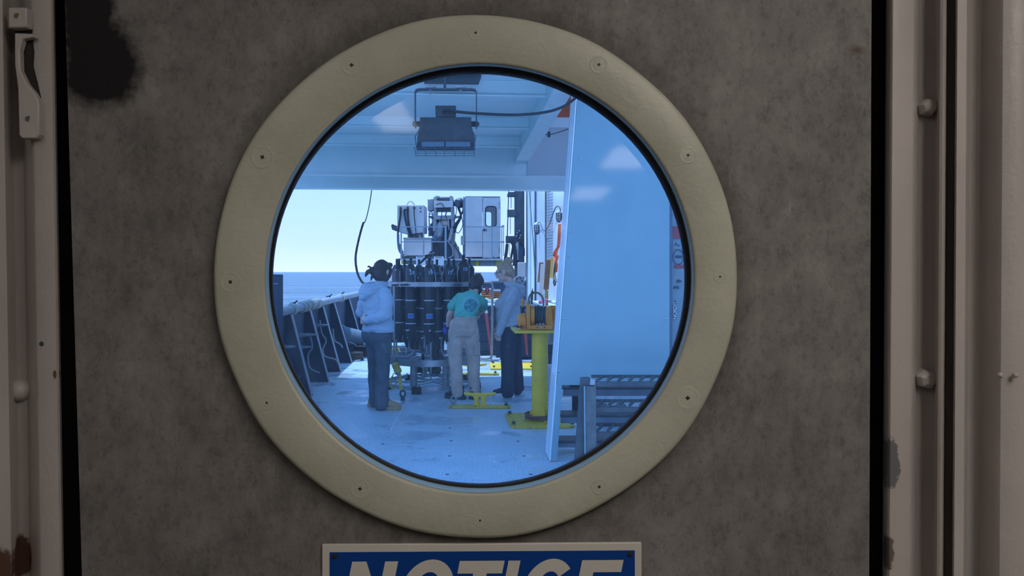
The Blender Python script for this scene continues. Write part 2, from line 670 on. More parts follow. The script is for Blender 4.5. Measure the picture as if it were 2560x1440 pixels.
M_web = mat('yellow_webbing', (0.62, 0.46, 0.10), 0.8, var=0.2, scale=20)
M_chain = mat('rusty_chain', (0.16, 0.075, 0.055), 0.8, var=0.3, scale=20)
M_lit_cell = mat('lit_cell_orange', (0.95, 0.55, 0.34), 0.6, var=0.1)
M_skin = mat('skin', (0.80, 0.50, 0.38), 0.5, var=0.06, scale=12)
M_hood1 = mat('pale_blue_hoodie_fleece', (0.45, 0.54, 0.62), 0.9, var=0.08, scale=9, bump=0.15, bscale=120, spec=0.1)
M_hood3 = mat('grey_marl_hoodie_jersey', (0.47, 0.49, 0.51), 0.9, var=0.10, scale=25, bump=0.1, bscale=140, spec=0.1)
M_jean = mat('dark_jeans', (0.105, 0.12, 0.135), 0.85, var=0.25, scale=8, spec=0.1)
M_navyp = mat('navy_trousers', (0.045, 0.055, 0.080), 0.85, var=0.2, scale=8, spec=0.1)
M_khaki = mat('khaki_work_trousers', (0.60, 0.44, 0.345), 0.9, var=0.2, scale=7, bump=0.2, spec=0.1)
M_brown = mat('dark_brown_hair', (0.075, 0.052, 0.044), 0.55, var=0.3, scale=30, bump=0.5, bscale=160)
M_blond = mat('dark_blond_hair', (0.50, 0.33, 0.20), 0.55, var=0.25, scale=30, bump=0.5, bscale=160)
M_tan = mat('tan_shoe_rubber', (0.42, 0.27, 0.14), 0.7, var=0.12)
M_boot = mat('black_boot_leather', (0.018, 0.018, 0.02), 0.4, var=0.2)
M_maroon = mat('dark_maroon_mesh', (0.065, 0.028, 0.045), 0.8, var=0.2)
M_sole = mat('white_foam_sole', (0.62, 0.62, 0.62), 0.7, var=0.06)
M_glove = mat('dark_work_glove', (0.025, 0.028, 0.035), 0.7, var=0.2)
M_purple = mat('violet_blue_plastic', (0.09, 0.06, 0.62), 0.5, var=0.1)
M_num = mat('pale_blue_lettering', (0.42, 0.66, 0.85), 0.6, var=0.03)
M_lab = mat('blue_sticker', (0.06, 0.21, 0.60), 0.5, var=0.05)
M_signw = mat('sign_white', (0.55, 0.52, 0.47), 0.5, var=0.05, scale=12)
M_signb = mat('sign_blue', (0.0007, 0.044, 0.245), 0.45, var=0.08, scale=8)
M_shell = mat('corridor_paint', (0.42, 0.38, 0.34), 0.6, var=0.05)
M_cfloor = mat('corridor_vinyl', (0.16, 0.15, 0.14), 0.4, var=0.1)
M_pipegrey = mat('blue_grey_pipe_paint', (0.13, 0.17, 0.22), 0.5, var=0.15)
M_olive = mat('olive_pipe_paint', (0.22, 0.21, 0.15), 0.6, var=0.15)
M_railp = mat('rail_paint', (0.33, 0.34, 0.36), 0.5, var=0.15, scale=6, wear=(0.22, 0.17, 0.14), wamt=0.62)
M_lash = mat('cream_lashing_rope', (0.62, 0.55, 0.44), 0.9, var=0.2, scale=60)
M_pump = mat('grey_pump_paint', (0.15, 0.18, 0.22), 0.5, var=0.2)
M_pwhite = mat('white_plastic', (0.74, 0.75, 0.76), 0.4, var=0.05)
M_pink = mat('pink_buoy_plastic', (0.70, 0.13, 0.25), 0.6, var=0.15)
M_sticker = mat('sticker_paper', (0.24, 0.30, 0.33), 0.5, var=0.12, scale=14)
M_inkdark = mat('sticker_ink', (0.06, 0.08, 0.12), 0.6, var=0.1)
M_inkred = mat('sticker_red', (0.36, 0.08, 0.09), 0.6, var=0.1)
M_cabglass = None


def cab_glass():
    m = bpy.data.materials.new('cab_window_glass')
    n = N(m)
    tr = n.new('ShaderNodeBsdfTransparent')
    tr.inputs[0].default_value = (0.80, 0.90, 0.93, 1)
    gl = n.new('ShaderNodeBsdfGlossy')
    gl.inputs['Roughness'].default_value = 0.05
    mx = n.new('ShaderNodeMixShader')
    mx.inputs[0].default_value = 0.06
    n.link(tr.outputs[0], mx.inputs[1])
    n.link(gl.outputs[0], mx.inputs[2])
    n.link(mx.outputs[0], n.out.inputs[0])
    return m


M_cabglass = cab_glass()

# ------------------------------------------------------------------ the corridor behind the camera (its rows of fluorescent fittings, plus two added to brighten the door)
LY = DY + 0.012
x0, x1, y0, zc = -1.15, 1.25, -9.4, 2.10
struct(MB().bb((x0 - 0.1, y0 - 0.1, -0.08), (x1 + 0.1, 0.72, -0.002)).build('floor', M_cfloor))
struct(MB().bb((x0 - 0.1, y0 - 0.1, zc), (x1 + 0.1, 0.72, zc + 0.08)).build('ceiling', M_shell))
struct(MB().bb((x0 - 0.08, y0, 0), (x0, 0.72, zc)).build('wall_left', M_shell))
struct(MB().bb((x1, y0, 0), (x1 + 0.08, 0.72, zc)).build('wall_right', M_shell))
struct(MB().bb((x0, y0 - 0.08, 0), (x1, y0, zc)).build('wall_back', M_shell))
wf = MB()
wf.bb((x0, 0.645, 0), (-0.455, 0.72, zc)).bb((0.46, 0.645, 0), (x1, 0.72, zc))
wf.bb((-0.455, 0.645, 1.97), (0.46, 0.72, zc)).bb((-0.455, 0.645, 0), (0.46, 0.72, 0.16))
struct(wf.build('wall_front', M_shell))
b = MB().bb((x0, 0.722, 0), (-0.455, 0.74, 2.3)).bb((0.46, 0.722, 0), (x1, 0.74, 2.3)).bb((-0.455, 0.722, 1.97), (0.46, 0.74, 2.3)).bb((-0.455, 0.722, 0), (0.46, 0.74, 0.16))
struct(b.build('wall_outer', M_house))

M_tube_far = emit('fluorescent_diffuser', (1.0, 0.95, 0.86), 3.6)
M_fill_near = emit('fill_diffuser_near', (1.0, 0.935, 0.86), 10.6)  # for an unseen fitting added to brighten the door's upper right
M_fill_mid = emit('fill_diffuser_dim', (1.0, 0.935, 0.90), 2.5)  # for a second unseen fitting added to lift the latch side
for i, (fx0, fx1, fy0, fy1, mm, lab) in enumerate((
        (0.30, 0.62, -0.60, 0.10, M_fill_near, 'added unseen fluorescent fitting brightening the hatch door from above'),
        (-0.66, -0.34, -0.60, 0.10, M_fill_mid, 'added unseen dimmer fluorescent fitting brightening the latch side of the hatch door'),
        (-0.50, -0.37, -1.62, -1.0, M_tube_far, 'slim fluorescent fitting over the port side of the corridor'),
        (0.47, 0.68, -2.65, -2.05, M_tube_far, 'second fluorescent fitting along the starboard side of the corridor'),
        (0.44, 0.66, -4.35, -3.65, M_tube_far, 'third fluorescent fitting along the starboard side of the corridor'),
        (0.44, 0.66, -8.3, -7.6, M_tube_far, 'last fluorescent fitting at the far end of the corridor'))):
    t = thing('ceiling_lamp', lab, 'lamp', ((fx0 + fx1) / 2, (fy0 + fy1) / 2, 2.05), 'corridor ceiling lamps')
    MB().bb((fx0 - 0.02, fy0 - 0.02, 2.062), (fx1 + 0.02, fy1 + 0.02, 2.10)).build('housing', M_pwhite, t)
    MB().bb((fx0, fy0, 2.05), (fx1, fy1, 2.061)).build('diffuser', mm, t)

# ------------------------------------------------------------------ the door, its window and the frame
HC = D(1198, 694)         # centre of the opening
door = MB()
nseg = 96
hole = 0.191
# outline: left edge leans, as the leaf hangs slightly out of plumb
ztop, zbot = 1.955, 0.175


def ledge(z):
    py = 680 + (CZ - z) / DY * F
    return D(162 + (py - 0) * (205 - 162) / 1440, 0).x


def redge(z):
    py = 680 + (CZ - z) / DY * F
    return D(2179 - py * 6 / 1440, 0).x


fr_ring = []
for Yd in (DY, DY + 0.045):
    inner = []
    outer = []
    for j in range(nseg):
        t = 2 * PI * j / nseg
        c, s = math.cos(t), math.sin(t)
        inner.append(Vector((HC.x + c * hole, Yd, HC.z + s * hole)))
        # project the direction onto the leaf's outline
        best = 9
        for (zz,) in ((ztop,), (zbot,)):
            if abs(s) > 1e-6:
                k = (zz - HC.z) / s
                if 0 < k < best:
                    best = k
        for xx in (ledge, redge):
            if abs(c) > 1e-6:
                k = (xx(HC.z) - HC.x) / c
                for _ in range(4):
                    zq = max(zbot, min(ztop, HC.z + s * k))
                    k = (xx(zq) - HC.x) / c
                if 0 < k < best:
                    best = k
        outer.append(Vector((HC.x + c * best, Yd, HC.z + s * best)))
    fr_ring.append((inner, outer))
bm = door.bm
vv = [[[bm.verts.new(p) for p in q] for q in pr] for pr in fr_ring]
for j in range(nseg):
    k = (j + 1) % nseg
    door.face((vv[0][0][j], vv[0][1][j], vv[0][1][k], vv[0][0][k]))
    door.face((vv[1][0][j], vv[1][0][k], vv[1][1][k], vv[1][1][j]))
    door.face((vv[0][1][j], vv[1][1][j], vv[1][1][k], vv[0][1][k]))
    door.face((vv[0][0][j], vv[0][0][k], vv[1][0][k], vv[1][0][j]))
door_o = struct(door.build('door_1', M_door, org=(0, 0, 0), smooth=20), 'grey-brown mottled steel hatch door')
corner = MB()   # the leaf's square corners beyond the radial outline
for zz, sg in ((ztop, 1), (zbot, -1)):
    corner.bb((ledge(zz) + 0.002, DY + 0.001, zz), (redge(zz) - 0.002, DY + 0.04, zz + 0.004 * sg))
corner.build('edge_strip', M_rubber, door_o)
seal = MB()
for e, w_ in ((ledge, -1), (redge, 1)):
    q = []
    for zz in (zbot, ztop):
        q.append((e(zz) + 0.085 * w_, zz))
        q.append((e(zz) - 0.006 * w_, zz))
    seal.prism([(q[0][0], DY + 0.047, q[0][1]), (q[1][0], DY + 0.047, q[1][1]), (q[3][0], DY + 0.047, q[3][1]), (q[2][0], DY + 0.047, q[2][1])], (0, 0.006, 0))
seal.build('door_seal', M_rubber, door_o, label='black rubber seal in the gap round the leaf')

# window_1: clamp ring, lip, gasket, pane and twelve countersunk screws
win = struct(bpy.data.objects.new('window_1', None), 'round fixed port light in the hatch door')
COL.objects.link(win)
win.location = HC
OFF[win.name] = HC.copy()


def pcircle(cx, cy, rx, Y, n=128, wob=0.0, ry=None):
    q = []
    for j in range(n):
        t = 2 * PI * j / n
        k = 1 + wob * noise.noise(Vector((math.cos(t) * 3, math.sin(t) * 3, 5.1)))
        q.append(W(cx + math.cos(t) * rx * k, cy + math.sin(t) * (ry or rx) * k, Y))
    return q


YR = 0.607
ringm = MB()
ringm.loft([pcircle(1189, 691, 649, DY - 0.0005, wob=0.006), pcircle(1189, 691, 654, YR + 0.003, wob=0.006), pcircle(1189, 691, 651, YR + 0.0008, wob=0.006), pcircle(1189, 691, 645, YR, wob=0.006),
            pcircle(1199, 697, 545, YR), pcircle(1200, 697, 539, YR + 0.001), pcircle(1199.5, 696, 535, YR + 0.003)], caps=False)
ringm.build('clamp_ring', M_ring, win, smooth=50)
lip = MB()
lip.loft([pcircle(1199.5, 696, 536, YR + 0.002), pcircle(1200, 693, 527, 0.632)], caps=False)
lip.build('ring_lip', M_panel, win, smooth=50, label='pale blue-grey painted inner lip')
gas = MB()
gas.loft([pcircle(1200, 693, 528.5, 0.631, wob=0.0008), pcircle(1199, 694, 520, 0.633, wob=0.003), pcircle(1197, 697, 514, 0.639, wob=0.003, ry=511.5), pcircle(1197, 697, 514, 0.648, ry=511.5)], caps=False)
gas.build('gasket', M_rubber, win, smooth=50)
pane = MB()
vs = [pane.bm.verts.new(p) for p in pcircle(1199, 694, 523, 0.6405)]
pane.face(vs)
pane.build('pane', M_glass, win, smooth=0, label='salt-hazed glass')
hs = MB()
p0 = Vector((0, 0, 0))
hs.lathe([(0.0078, 0.0), (0.0076, 0.0001), (0.0070, 0.0002), (0.0062, 0.00018), (0.0056, 0.00006), (0.0050, 0.00015), (0.0030, 0.0003), (0.0004, 0.0003)], (0, 0, 0), (0, -1, 0), 20)
screw0 = None
for i, (px, py) in enumerate(((1189, 82), (1497, 162), (1720, 388), (1800, 692), (1719, 995), (1498, 1217),
                              (1200, 1301), (900, 1222), (667, 1007), (576, 705), (656, 393), (879, 163))):
    P = W(px, py, YR - 0.0001)
    if screw0 is None:
        hs_ = hs
        screw0 = hs_.build('screw', M_ring, None, smooth=40, org=(0, 0, 0))
        screw0.parent = win
        screw0.location = P - HC
        so = screw0
        sl = MB().cone((0, -0.0001, 0), (0, -0.00037, 0), 0.0013, 0.0012, 8)
        sl.box((0, -0.00025, 0), (0.0034, 0.0002, 0.0006)).box((0, -0.00025, 0), (0.0006, 0.0002, 0.0030))
        OFF[screw0.name] = Vector((0, 0, 0))
        slot0 = sl.build('slot', M_black, screw0)
    else:
        so = inst(screw0, win, P)
        c = slot0.copy()
        COL.objects.link(c)
        c.parent = so
    sk = random.uniform(0.65, 1.15) if i not in (10, 4) else 1.25
    so.scale = (sk, 1, sk)
    so.rotation_euler = (0, random.uniform(0, 1.5), 0)


# the frame
def profile(name, prof, lean, label):
    mb = MB()
    ra, rb = [], []
    za, zb = 0.12, 2.0
    for px, Y in prof:
        for z, dst in ((za, ra), (zb, rb)):
            py = 680 + (CZ - z) / Y * F
            q = W(px + lean * (py / 1440.0), py, Y)
            dst.append(Vector((q.x, q.y, z)))
    # close behind
    for dst in (ra, rb):
        dst.append(Vector((dst[-1].x, 0.66, dst[-1].z)))
        dst.append(Vector((dst[0].x, 0.66, dst[0].z)))
    mb.loft([ra, rb])
    return struct(mb.build(name, M_jamb, org=(0, 0, 0), smooth=35), label)


jr = profile('trim_2', [(2216, 0.659), (2216, 0.630), (2219, 0.620), (2228, 0.6135), (2233, 0.612), (2281, 0.6115), (2287, 0.6135), (2291, 0.620), (2294, 0.627), (2300, 0.6295), (2338, 0.6295),
                        (2343, 0.626), (2347, 0.612), (2351, 0.604), (2358, 0.602), (2363, 0.604), (2367, 0.618), (2371, 0.636), (2387, 0.636), (2390, 0.610), (2394, 0.604), (2417, 0.604), (2421, 0.608),
                        (2423, 0.630), (2430, 0.640), (2446, 0.6425), (2458, 0.641), (2468, 0.637), (2476, 0.630), (2484, 0.621), (2494, 0.614), (2508, 0.609), (2526, 0.606), (2545, 0.604), (2562, 0.6035), (2620, 0.607), (2700, 0.63)], -9,
             'right door jamb, cream painted, with stepped beads')
jl = profile('trim_1', [(136, 0.659), (136, 0.622), (133, 0.6145), (127, 0.612), (82, 0.6115), (77, 0.613), (70, 0.620), (62, 0.630), (52, 0.635), (28, 0.635), (20, 0.629), (14, 0.615), (6, 0.609), (-50, 0.608), (-130, 0.609)], 23,
             'left door jamb, cream painted')
for px, py, s_ in ((2312, 272, 1.0), (2308, 945, 1.15)):
    P = W(px, py, 0.629)
    b = MB()
    b.lathe([(0.0078 * s_, 0), (0.0076 * s_, 0.006), (0.0064 * s_, 0.010), (0.004 * s_, 0.0122), (0.0005, 0.0126)], P, (0, -1, 0.0), 6)
    b.build('bolt', M_jamb, jr, smooth=0, bevel=0.0008)
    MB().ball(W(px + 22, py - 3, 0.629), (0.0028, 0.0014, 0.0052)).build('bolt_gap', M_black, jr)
bl = MB().ball(W(52, 975, 0.6345), (0.0095, 0.010, 0.0095), 14)
bl.build('bolt', M_jamb, jl, smooth=60)
for px in (2500, 2538):
    MB().ball(W(px, 938, 0.606 if px < 2520 else 0.600), (0.0022, 0.003, 0.0022), 8).build('paint_drip', M_jamb, jr)

# latch keeper on the left jamb
lk = thing('latch_keeper', 'cream painted latch keeper plate screwed to the left door jamb', 'latch', W(65, 350, 0.612))
b = MB()
b.pprism([(20, 18), (66, 18), (66, 68), (20, 70)], 0.604, 0.012)
b.build('keeper_block', M_jamb, lk, bevel=0.0012)
b = MB()
b.pprism([(36, 82), (80, 84), (84, 92), (56, 98), (48, 125), (50, 175), (66, 208), (86, 232), (97, 256), (98, 336), (90, 346), (55, 346), (47, 338), (44, 220), (36, 160)], 0.605, 0.010)
b.build('keeper_arm', M_jamb, lk, bevel=0.0010)
b = MB()
b.pprism([(57, 97), (80, 92), (84, 130), (82, 165), (92, 205), (101, 245), (96, 248), (84, 228), (65, 204), (51, 172), (49, 125)], 0.6105, 0.004)
b.build('slot', M_rubber, lk)
b = MB().cone(W(43, 40, 0.6036), W(43, 40, 0.606), 0.0023, 0.0023, 12)
b.build('screw', mat('brass_screw', (0.14, 0.11, 0.03), 0.5), lk)
MB().cone(W(71, 297, 0.6046), W(71, 297, 0.607), 0.0023, 0.0023, 12).build('screw_hole', M_dsteel, lk)
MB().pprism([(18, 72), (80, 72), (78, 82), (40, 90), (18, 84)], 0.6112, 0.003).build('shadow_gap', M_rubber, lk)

# NOTICE sign
SY = 0.6135


def sg(px, py, Y=SY):
    return W(px, py - (px - 805) * 0.0062, Y)


sign = thing('notice_sign', 'white bordered blue NOTICE sign fixed to the door below the port light', 'sign', sg(1204, 1860))
b = MB()
b.prism([sg(805, 1362), sg(1604, 1362), sg(1604, 1930), sg(805, 1930)], (0, 0.0032, 0))
b.build('board', M_signw, sign, bevel=0.0006)
b = MB()
b.prism([sg(824, 1381, SY - 0.0003), sg(1587, 1381, SY - 0.0003), sg(1587, 1590, SY - 0.0003), sg(824, 1590, SY - 0.0003)], (0, 0.0003, 0))
b.build('blue_field', M_signb, sign)
CAP, TOP = 142.0, 1405.0


def lp(x0_, x, y):
    """Letter space to sign: x0_ pixel of the letter's foot, x,y in cap heights."""
    return sg(x0_ + (x + 0.2 * y) * CAP, TOP + (1 - y) * CAP, SY - 0.0007)


def letter(name, build):
    mb = MB()
    build(mb)
    mb.build(name, M_signw, sign, smooth=0)


def poly(x0_, pts):
    return lambda mb: mb.prism([lp(x0_, x, y) for x, y in pts], (0, 0.0004, 0))


def arc(x0_, cx, rx, ry, ix, iy, a0, a1, closed):
    def f(mb):
        n = 40
        for i in range(n):
            t0 = R(a0 + (a1 - a0) * i / n)
            t1 = R(a0 + (a1 - a0) * (i + 1) / n)
            q = []
            for t, (ax, ay) in ((t0, (rx, ry)), (t1, (rx, ry)), (t1, (ix, iy)), (t0, (ix, iy))):
                q.append(lp(x0_, cx + ax * math.cos(t), 0.5 + ay * math.sin(t)))
            mb.prism(q, (0, 0.0004, 0))
    return f


letter('letter_n', poly(852, [(0, 0), (0, 1), (.25, 1), (.58, .35), (.58, 1), (.81, 1), (.81, 0), (.56, 0), (.23, .65), (.23, 0)]))
letter('letter_o', arc(989, 0.45, 0.46, 0.53, 0.22, 0.31, 0, 360, True))
letter('letter_t', poly(1121, [(.28, 0), (.28, .78), (0, .78), (0, 1), (.79, 1), (.79, .78), (.52, .78), (.52, 0)]))
letter('letter_i', poly(1243, [(0, 0), (0, 1), (.21, 1), (.21, 0)]))
letter('letter_c', arc(1294, 0.43, 0.44, 0.53, 0.20, 0.31, 42, 318, False))
letter('letter_e', poly(1427, [(0, 0), (0, 1), (.73, 1), (.73, .79), (.24, .79), (.24, .61), (.66, .61), (.66, .41), (.24, .41), (.24, .21), (.74, .21), (.74, 0)]))
for px in (836, 1575):
    P = sg(px, 1391, SY - 0.0003)
    MB().lathe([(0.0023, 0), (0.0021, 0.0006), (0.001, 0.001), (0.0002, 0.001)], P, (0, -1, 0), 12).build('rivet', M_black, sign)

# ------------------------------------------------------------------ outside: deck, sea, deckhead, bulkheads
dk = MB()
dk.prism([S(-3.9 + 0.0, 0.73), S(3.0, 0.73), S(3.0, 21.2), S(-3.1, 21.2), S(-2.70, 9)], (0, 0, -0.05))
deck = struct(dk.build('deck', M_deck, org=(0, 0, 0)), 'blue-grey non-skid steel deck with wet patches')
# plate seams and the long scribed line
for a, b_, wd in ((G(1024, 992), G(975, 1078), 0.014), (G(772, 928), G(975, 927), 0.05), (G(852, 940), G(770, 1005), 0.03)):
    a.z = b_.z = 0.0
    d = (b_ - a).normalized()
    s_ = Vector((-d.y, d.x, 0)) * wd / 2
    mm = M_white if wd < 0.02 else M_dsteel
    MB().prism([a - s_, b_ - s_, b_ + s_, a + s_], (0, 0, 0.003)).build('weld_seam' if wd > .02 else 'painted_line', mm if wd < .02 else M_deck, deck)
for px, py in ((1125, 1070), (1128, 1102), (1124, 1140), (1295, 1103), (1118, 1186), (957, 1110), (975, 1074), (1310, 1140), (1327, 1186)):
    P = G(px, py)
    MB().cone((P.x, P.y, -0.001), (P.x, P.y, 0.0015), 0.016, 0.014, 12).build('deck_socket', M_dgrey, deck)

sea = MB()
q = [(-30000, -2000, -3.2), (30000, -2000, -3.2), (30000, 40000, -3.2), (-30000, 40000, -3.2)]
sea.face([sea.bm.verts.new(p) for p in q])
struct(sea.build('sea', M_sea, org=(0, 0, -3.2), smooth=0), 'calm blue sea out to the horizon')

# deckhead over the working deck
ch = MB()
ch.prism([S(-2.7, 5.2, 3.2), S(0.96, 5.2, 3.2), S(0.96, 11.1, 3.2), S(-2.7, 11.1, 3.2)], (0, 0, 0.03))
over = struct(ch.build('ceiling_deckhead', M_ceil, org=(0, 0, 0)), 'pale painted underside of the deck above')
ch = MB()
ch.prism([S(0.94, 5.2, 4.0), S(2.6, 5.2, 4.0), S(2.6, 11.1, 4.0), S(0.94, 11.1, 4.0)], (0, 0, 0.03))
ch.build('raised_plate', M_ceil, over)


def sbox(mb, u0, u1, v0, v1, z0, z1):
    mb.prism([S(u0, v0, z0), S(u1, v0, z0), S(u1, v1, z0), S(u0, v1, z0)], (0, 0, z1 - z0))
    return mb


for v, zb in ((5.35, 3.08), (6.55, 3.07), (8.12, 3.085), (9.25, 3.075)):
    b = sbox(MB(), -2.68, 0.80, v, v + 0.015, zb, 3.2)
    sbox(b, -2.68, 0.80, v - 0.022, v + 0.03, zb - 0.015, zb)
    b.build('stiffener', M_ceil, over, bevel=0.004)
b = sbox(MB(), -2.7, 2.6, 10.0, 10.02, 2.80, 3.2)
sbox(b, -2.7, 2.6, 9.93, 10.09, 2.785, 2.80)
b.build('girder', M_ceil, over, bevel=0.005)
b = sbox(MB(), -2.7, 2.6, 10.86, 11.1, 2.715, 3.25)
b.build('girder', M_ceil, over, bevel=0.008)
b = sbox(MB(), 0.80, 0.815, 5.2, 10.0, 3.0, 3.2)
sbox(b, 0.79, 0.96, 5.2, 10.0, 2.985, 3.0)
sbox(b, 0.94, 0.96, 5.2, 10.0, 3.0, 4.0)
b.build('longitudinal_beam', M_ceil, over, bevel=0.004)
# plate at the far end of the raised bay, with its white and orange bands
b = sbox(MB(), 0.96, 2.6, 9.98, 10.0, 2.8, 3.46)
b.build('end_plate', M_ltgrey, over)
b = sbox(MB(), 0.96, 2.6, 9.97, 10.0, 3.462, 3.60)
b.build('white_band', M_house, over)
b = sbox(MB(), 0.96, 2.6, 9.965, 10.0, 3.602, 4.0)
b.build('orange_band', M_safety, over)
# light fitting boss on the deckhead
b = MB()
b.prism([W(1060, 207, 6.65), W(1195, 207, 6.65), W(1203, 184, 6.2), W(1062, 184, 6.2)], (0, 0, -0.035))
hp = b.build('hatch_cover_plate', M_dgrey, None, bevel=0.006)
tag(hp, 'dark flat cover plate on the deckhead above the floodlight', 'hatch')

# deck house side to starboard, and the recess behind the ladder
def wallX(Y):
    return 0.878 - 0.075 * (Y - 11.2)


b = MB()
b.prism([(wallX(11.16), 11.16, 0), (wallX(18.3), 18.3, 0), (wallX(18.3) + 2.5, 18.5, 0), (wallX(11.16) + 2.5, 11.36, 0)], (0, 0, 9.0))
wr = struct(b.build('wall_deckhouse', M_house, org=(0, 0, 0), smooth=0), 'white side of the deckhouse lit by the open sky')


b = MB().prism([(2.85, 0.745, 0), (2.05, 11.15, 0), (2.15, 11.15, 0), (2.95, 0.745, 0)], (0, 0, 3.1))
struct(b.build('wall_starboard', M_house), 'white bulkhead along the starboard side of the working deck')


def wp(px, py, off=0.0):
    """The point of the deckhouse side seen at a pixel, moved off the wall."""
    k = (px - 1280) / F
    Y = (1.718 - off) / (k + 0.075)
    return W(px, py, Y)


# louvre slats
for i in range(24):
    y = 478 + i * 7.3
    a = wp(1368.5, y + 2.6, 0.004)
    c = wp(1382.0, y, 0.004)
    b = MB()
    b.prism([a, c, c + Vector((0, 0, 0.008)), a + Vector((0, 0, 0.008))], (-0.008, 0, 0))
    b.build('louvre_slat', M_dgrey, wr, smooth=0)
# vertical pipes and beads on the white side
for px, r_, m_, nm, y1 in ((1338.5, 0.022, M_pipegrey, 'pipe', 790), (1364.5, 0.018, M_olive, 'pipe', 655), (1306, 0.03, M_house, 'conduit', 800), (1324, 0.03, M_house, 'conduit', 800)):
    P = wp(px, 480, 0.03)
    MB().cone((P.x, P.y, 0.5), (P.x, P.y, 3.6), r_, r_, 12).build(nm, m_, wr)
pts = [wp(1323, 470, .06), wp(1328, 540, .06), wp(1334, 620, .06), wp(1338, 700, .06), wp(1337, 760, .06)]
tag(MB().tube(pts, 0.012, 8, 4).build('hanging_cable', M_cable), 'thin dark cable slanting down across the white deckhouse side', 'cable')

# bulkhead lamps with wire guards
for px, py, lab in ((1342, 573, 'small caged bulkhead lamp on the white wall beside the grey pipe'),
                    (1397, 543, 'caged bulkhead lamp on the white wall next to the pale blue panel')):
    P = wp(px, py, 0.05)
    P2 = P
    t = thing('bulkhead_lamp', lab, 'lamp', P2, 'caged lamps on the deckhouse')
    sc_ = P.y / F
    MB().lathe([(3 * sc_, 17 * sc_), (6 * sc_, 15 * sc_), (7.2 * sc_, 12 * sc_), (7.2 * sc_, 9 * sc_)], P, (0, 0, 1), 14).build('lamp_cap', M_house, t)
    MB().lathe([(4.8 * sc_, 9 * sc_), (5.2 * sc_, 0), (4.4 * sc_, -7 * sc_), (2 * sc_, -10 * sc_), (0.2 * sc_, -11 * sc_)], P, (0, 0, 1), 14).build('glass_jar', M_pwhite, t)
    b = MB()
    for k in range(6):
        a = 2 * PI * k / 6 + 0.3
        c, s = math.cos(a), math.sin(a)
        b.tube([P + Vector((c * r * sc_, s * r * sc_, z * sc_)) for r, z in ((7, 10), (7, 0), (6, -8), (2, -13))], 0.8 * sc_, 5)
    for z, r in ((10, 7.2), (3, 7.2), (-4, 6.9), (-10, 4.5)):
        b.tube([P + Vector((math.cos(a) * r * sc_, math.sin(a) * r * sc_, z * sc_)) for a in [2 * PI * k / 14 for k in range(14)]], 0.8 * sc_, 5, closed=True)
    b.build('wire_guard', M_dgrey, t)
pts = [wp(1343, 560, .04), wp(1350, 556, .05), wp(1356, 572, .05), wp(1364, 576, .05), wp(1374, 560, .05), wp(1384, 530, .05), wp(1392, 516, .05), wp(1400, 520, .05), wp(1401, 530, .05)]
tag(MB().tube(pts, 0.010, 6, 5).build('lamp_cable', M_cable), 'grey cable swagged between the two caged bulkhead lamps', 'cable')

# ------------------------------------------------------------------ bulwark to port
bw = struct(bpy.data.objects.new('wall_bulwark', None), 'dark blue steel bulwark with triangular stays and a round rail')
COL.objects.link(bw)
OFF[bw.name] = Vector((0, 0, 0))


def railX(Y):
    return -2.70 - 0.083 * (Y - 8.92)


b = MB()
Y0, Y1 = 5.2, 21.0
b.prism([(railX(Y0) - 0.02, Y0, 0.17), (railX(Y1) - 0.02, Y1, 0.17), (railX(Y1) - 0.02, Y1, 0.99), (railX(Y0) - 0.02, Y0, 0.99)], (-0.015, 0, 0))
yy = Y0
while yy < Y1 - 0.5:       # waterway plate with freeing ports left open between its pieces
    b.prism([(railX(yy) - 0.02, yy, 0.0), (railX(yy + 0.62) - 0.02, yy + 0.62, 0.0), (railX(yy + 0.62) - 0.02, yy + 0.62, 0.18), (railX(yy) - 0.02, yy, 0.18)], (-0.015, 0, 0))
    yy += 0.95
b.build('plating', M_navy, bw)
Y1r = 20.6
for i, (ya, yb) in enumerate(((5.2, 8.2), (8.22, 11.6), (11.62, 15.5), (15.52, 20.6))):
    b = MB()
    b.cone((railX(ya) - 0.01, ya, 1.035), (railX(yb) - 0.01, yb, 1.035), 0.056, 0.056, 14)
    b.build('rail', M_railp, bw)
for Y in (8.0, 9.15, 9.75, 10.0, 10.3, 10.75, 10.9, 13.2):
    b = MB()
    for k in range(3):
        yq = Y + k * 0.03
        b.tube([(railX(yq) - 0.01 + 0.064 * math.cos(a), yq, 1.035 + 0.064 * math.sin(a)) for a in [2 * PI * j / 12 for j in range(12)]], 0.016, 5, closed=True)
    b.build('rail_lashing', M_lash, bw)
for Y, tx, fx in ((7.75, 0.02, 0.30), (8.92, 0.02, 0.29), (10.1, 0.02, 0.30), (11.12, 0.02, 0.31), (12.2, 0.02, 0.33), (14.0, 0.02, 0.33), (16.0, 0.02, 0.33), (18.2, 0.02, 0.33)):
    X = railX(Y)
    b = MB()
    b.prism([(X - 0.02, Y, 0.0), (X + fx, Y + 0.022, 0.0), (X + tx + 0.02, Y + 0.002, 0.985), (X - 0.02, Y, 0.985)], (0, 0.012, 0))
    st = b.build('stay', M_navy, bw)
    b = MB()
    b.prism([(X + fx + 0.006, Y - 0.022, 0.0), (X + fx + 0.006, Y + 0.05, 0.0), (X + tx + 0.026, Y + 0.05, 0.985), (X + tx + 0.026, Y - 0.022, 0.985)], (-0.010, 0, 0.0))
    b.build('stay_flange', M_rgrey, st)  # paler than the stay, standing in for light caught on the flange
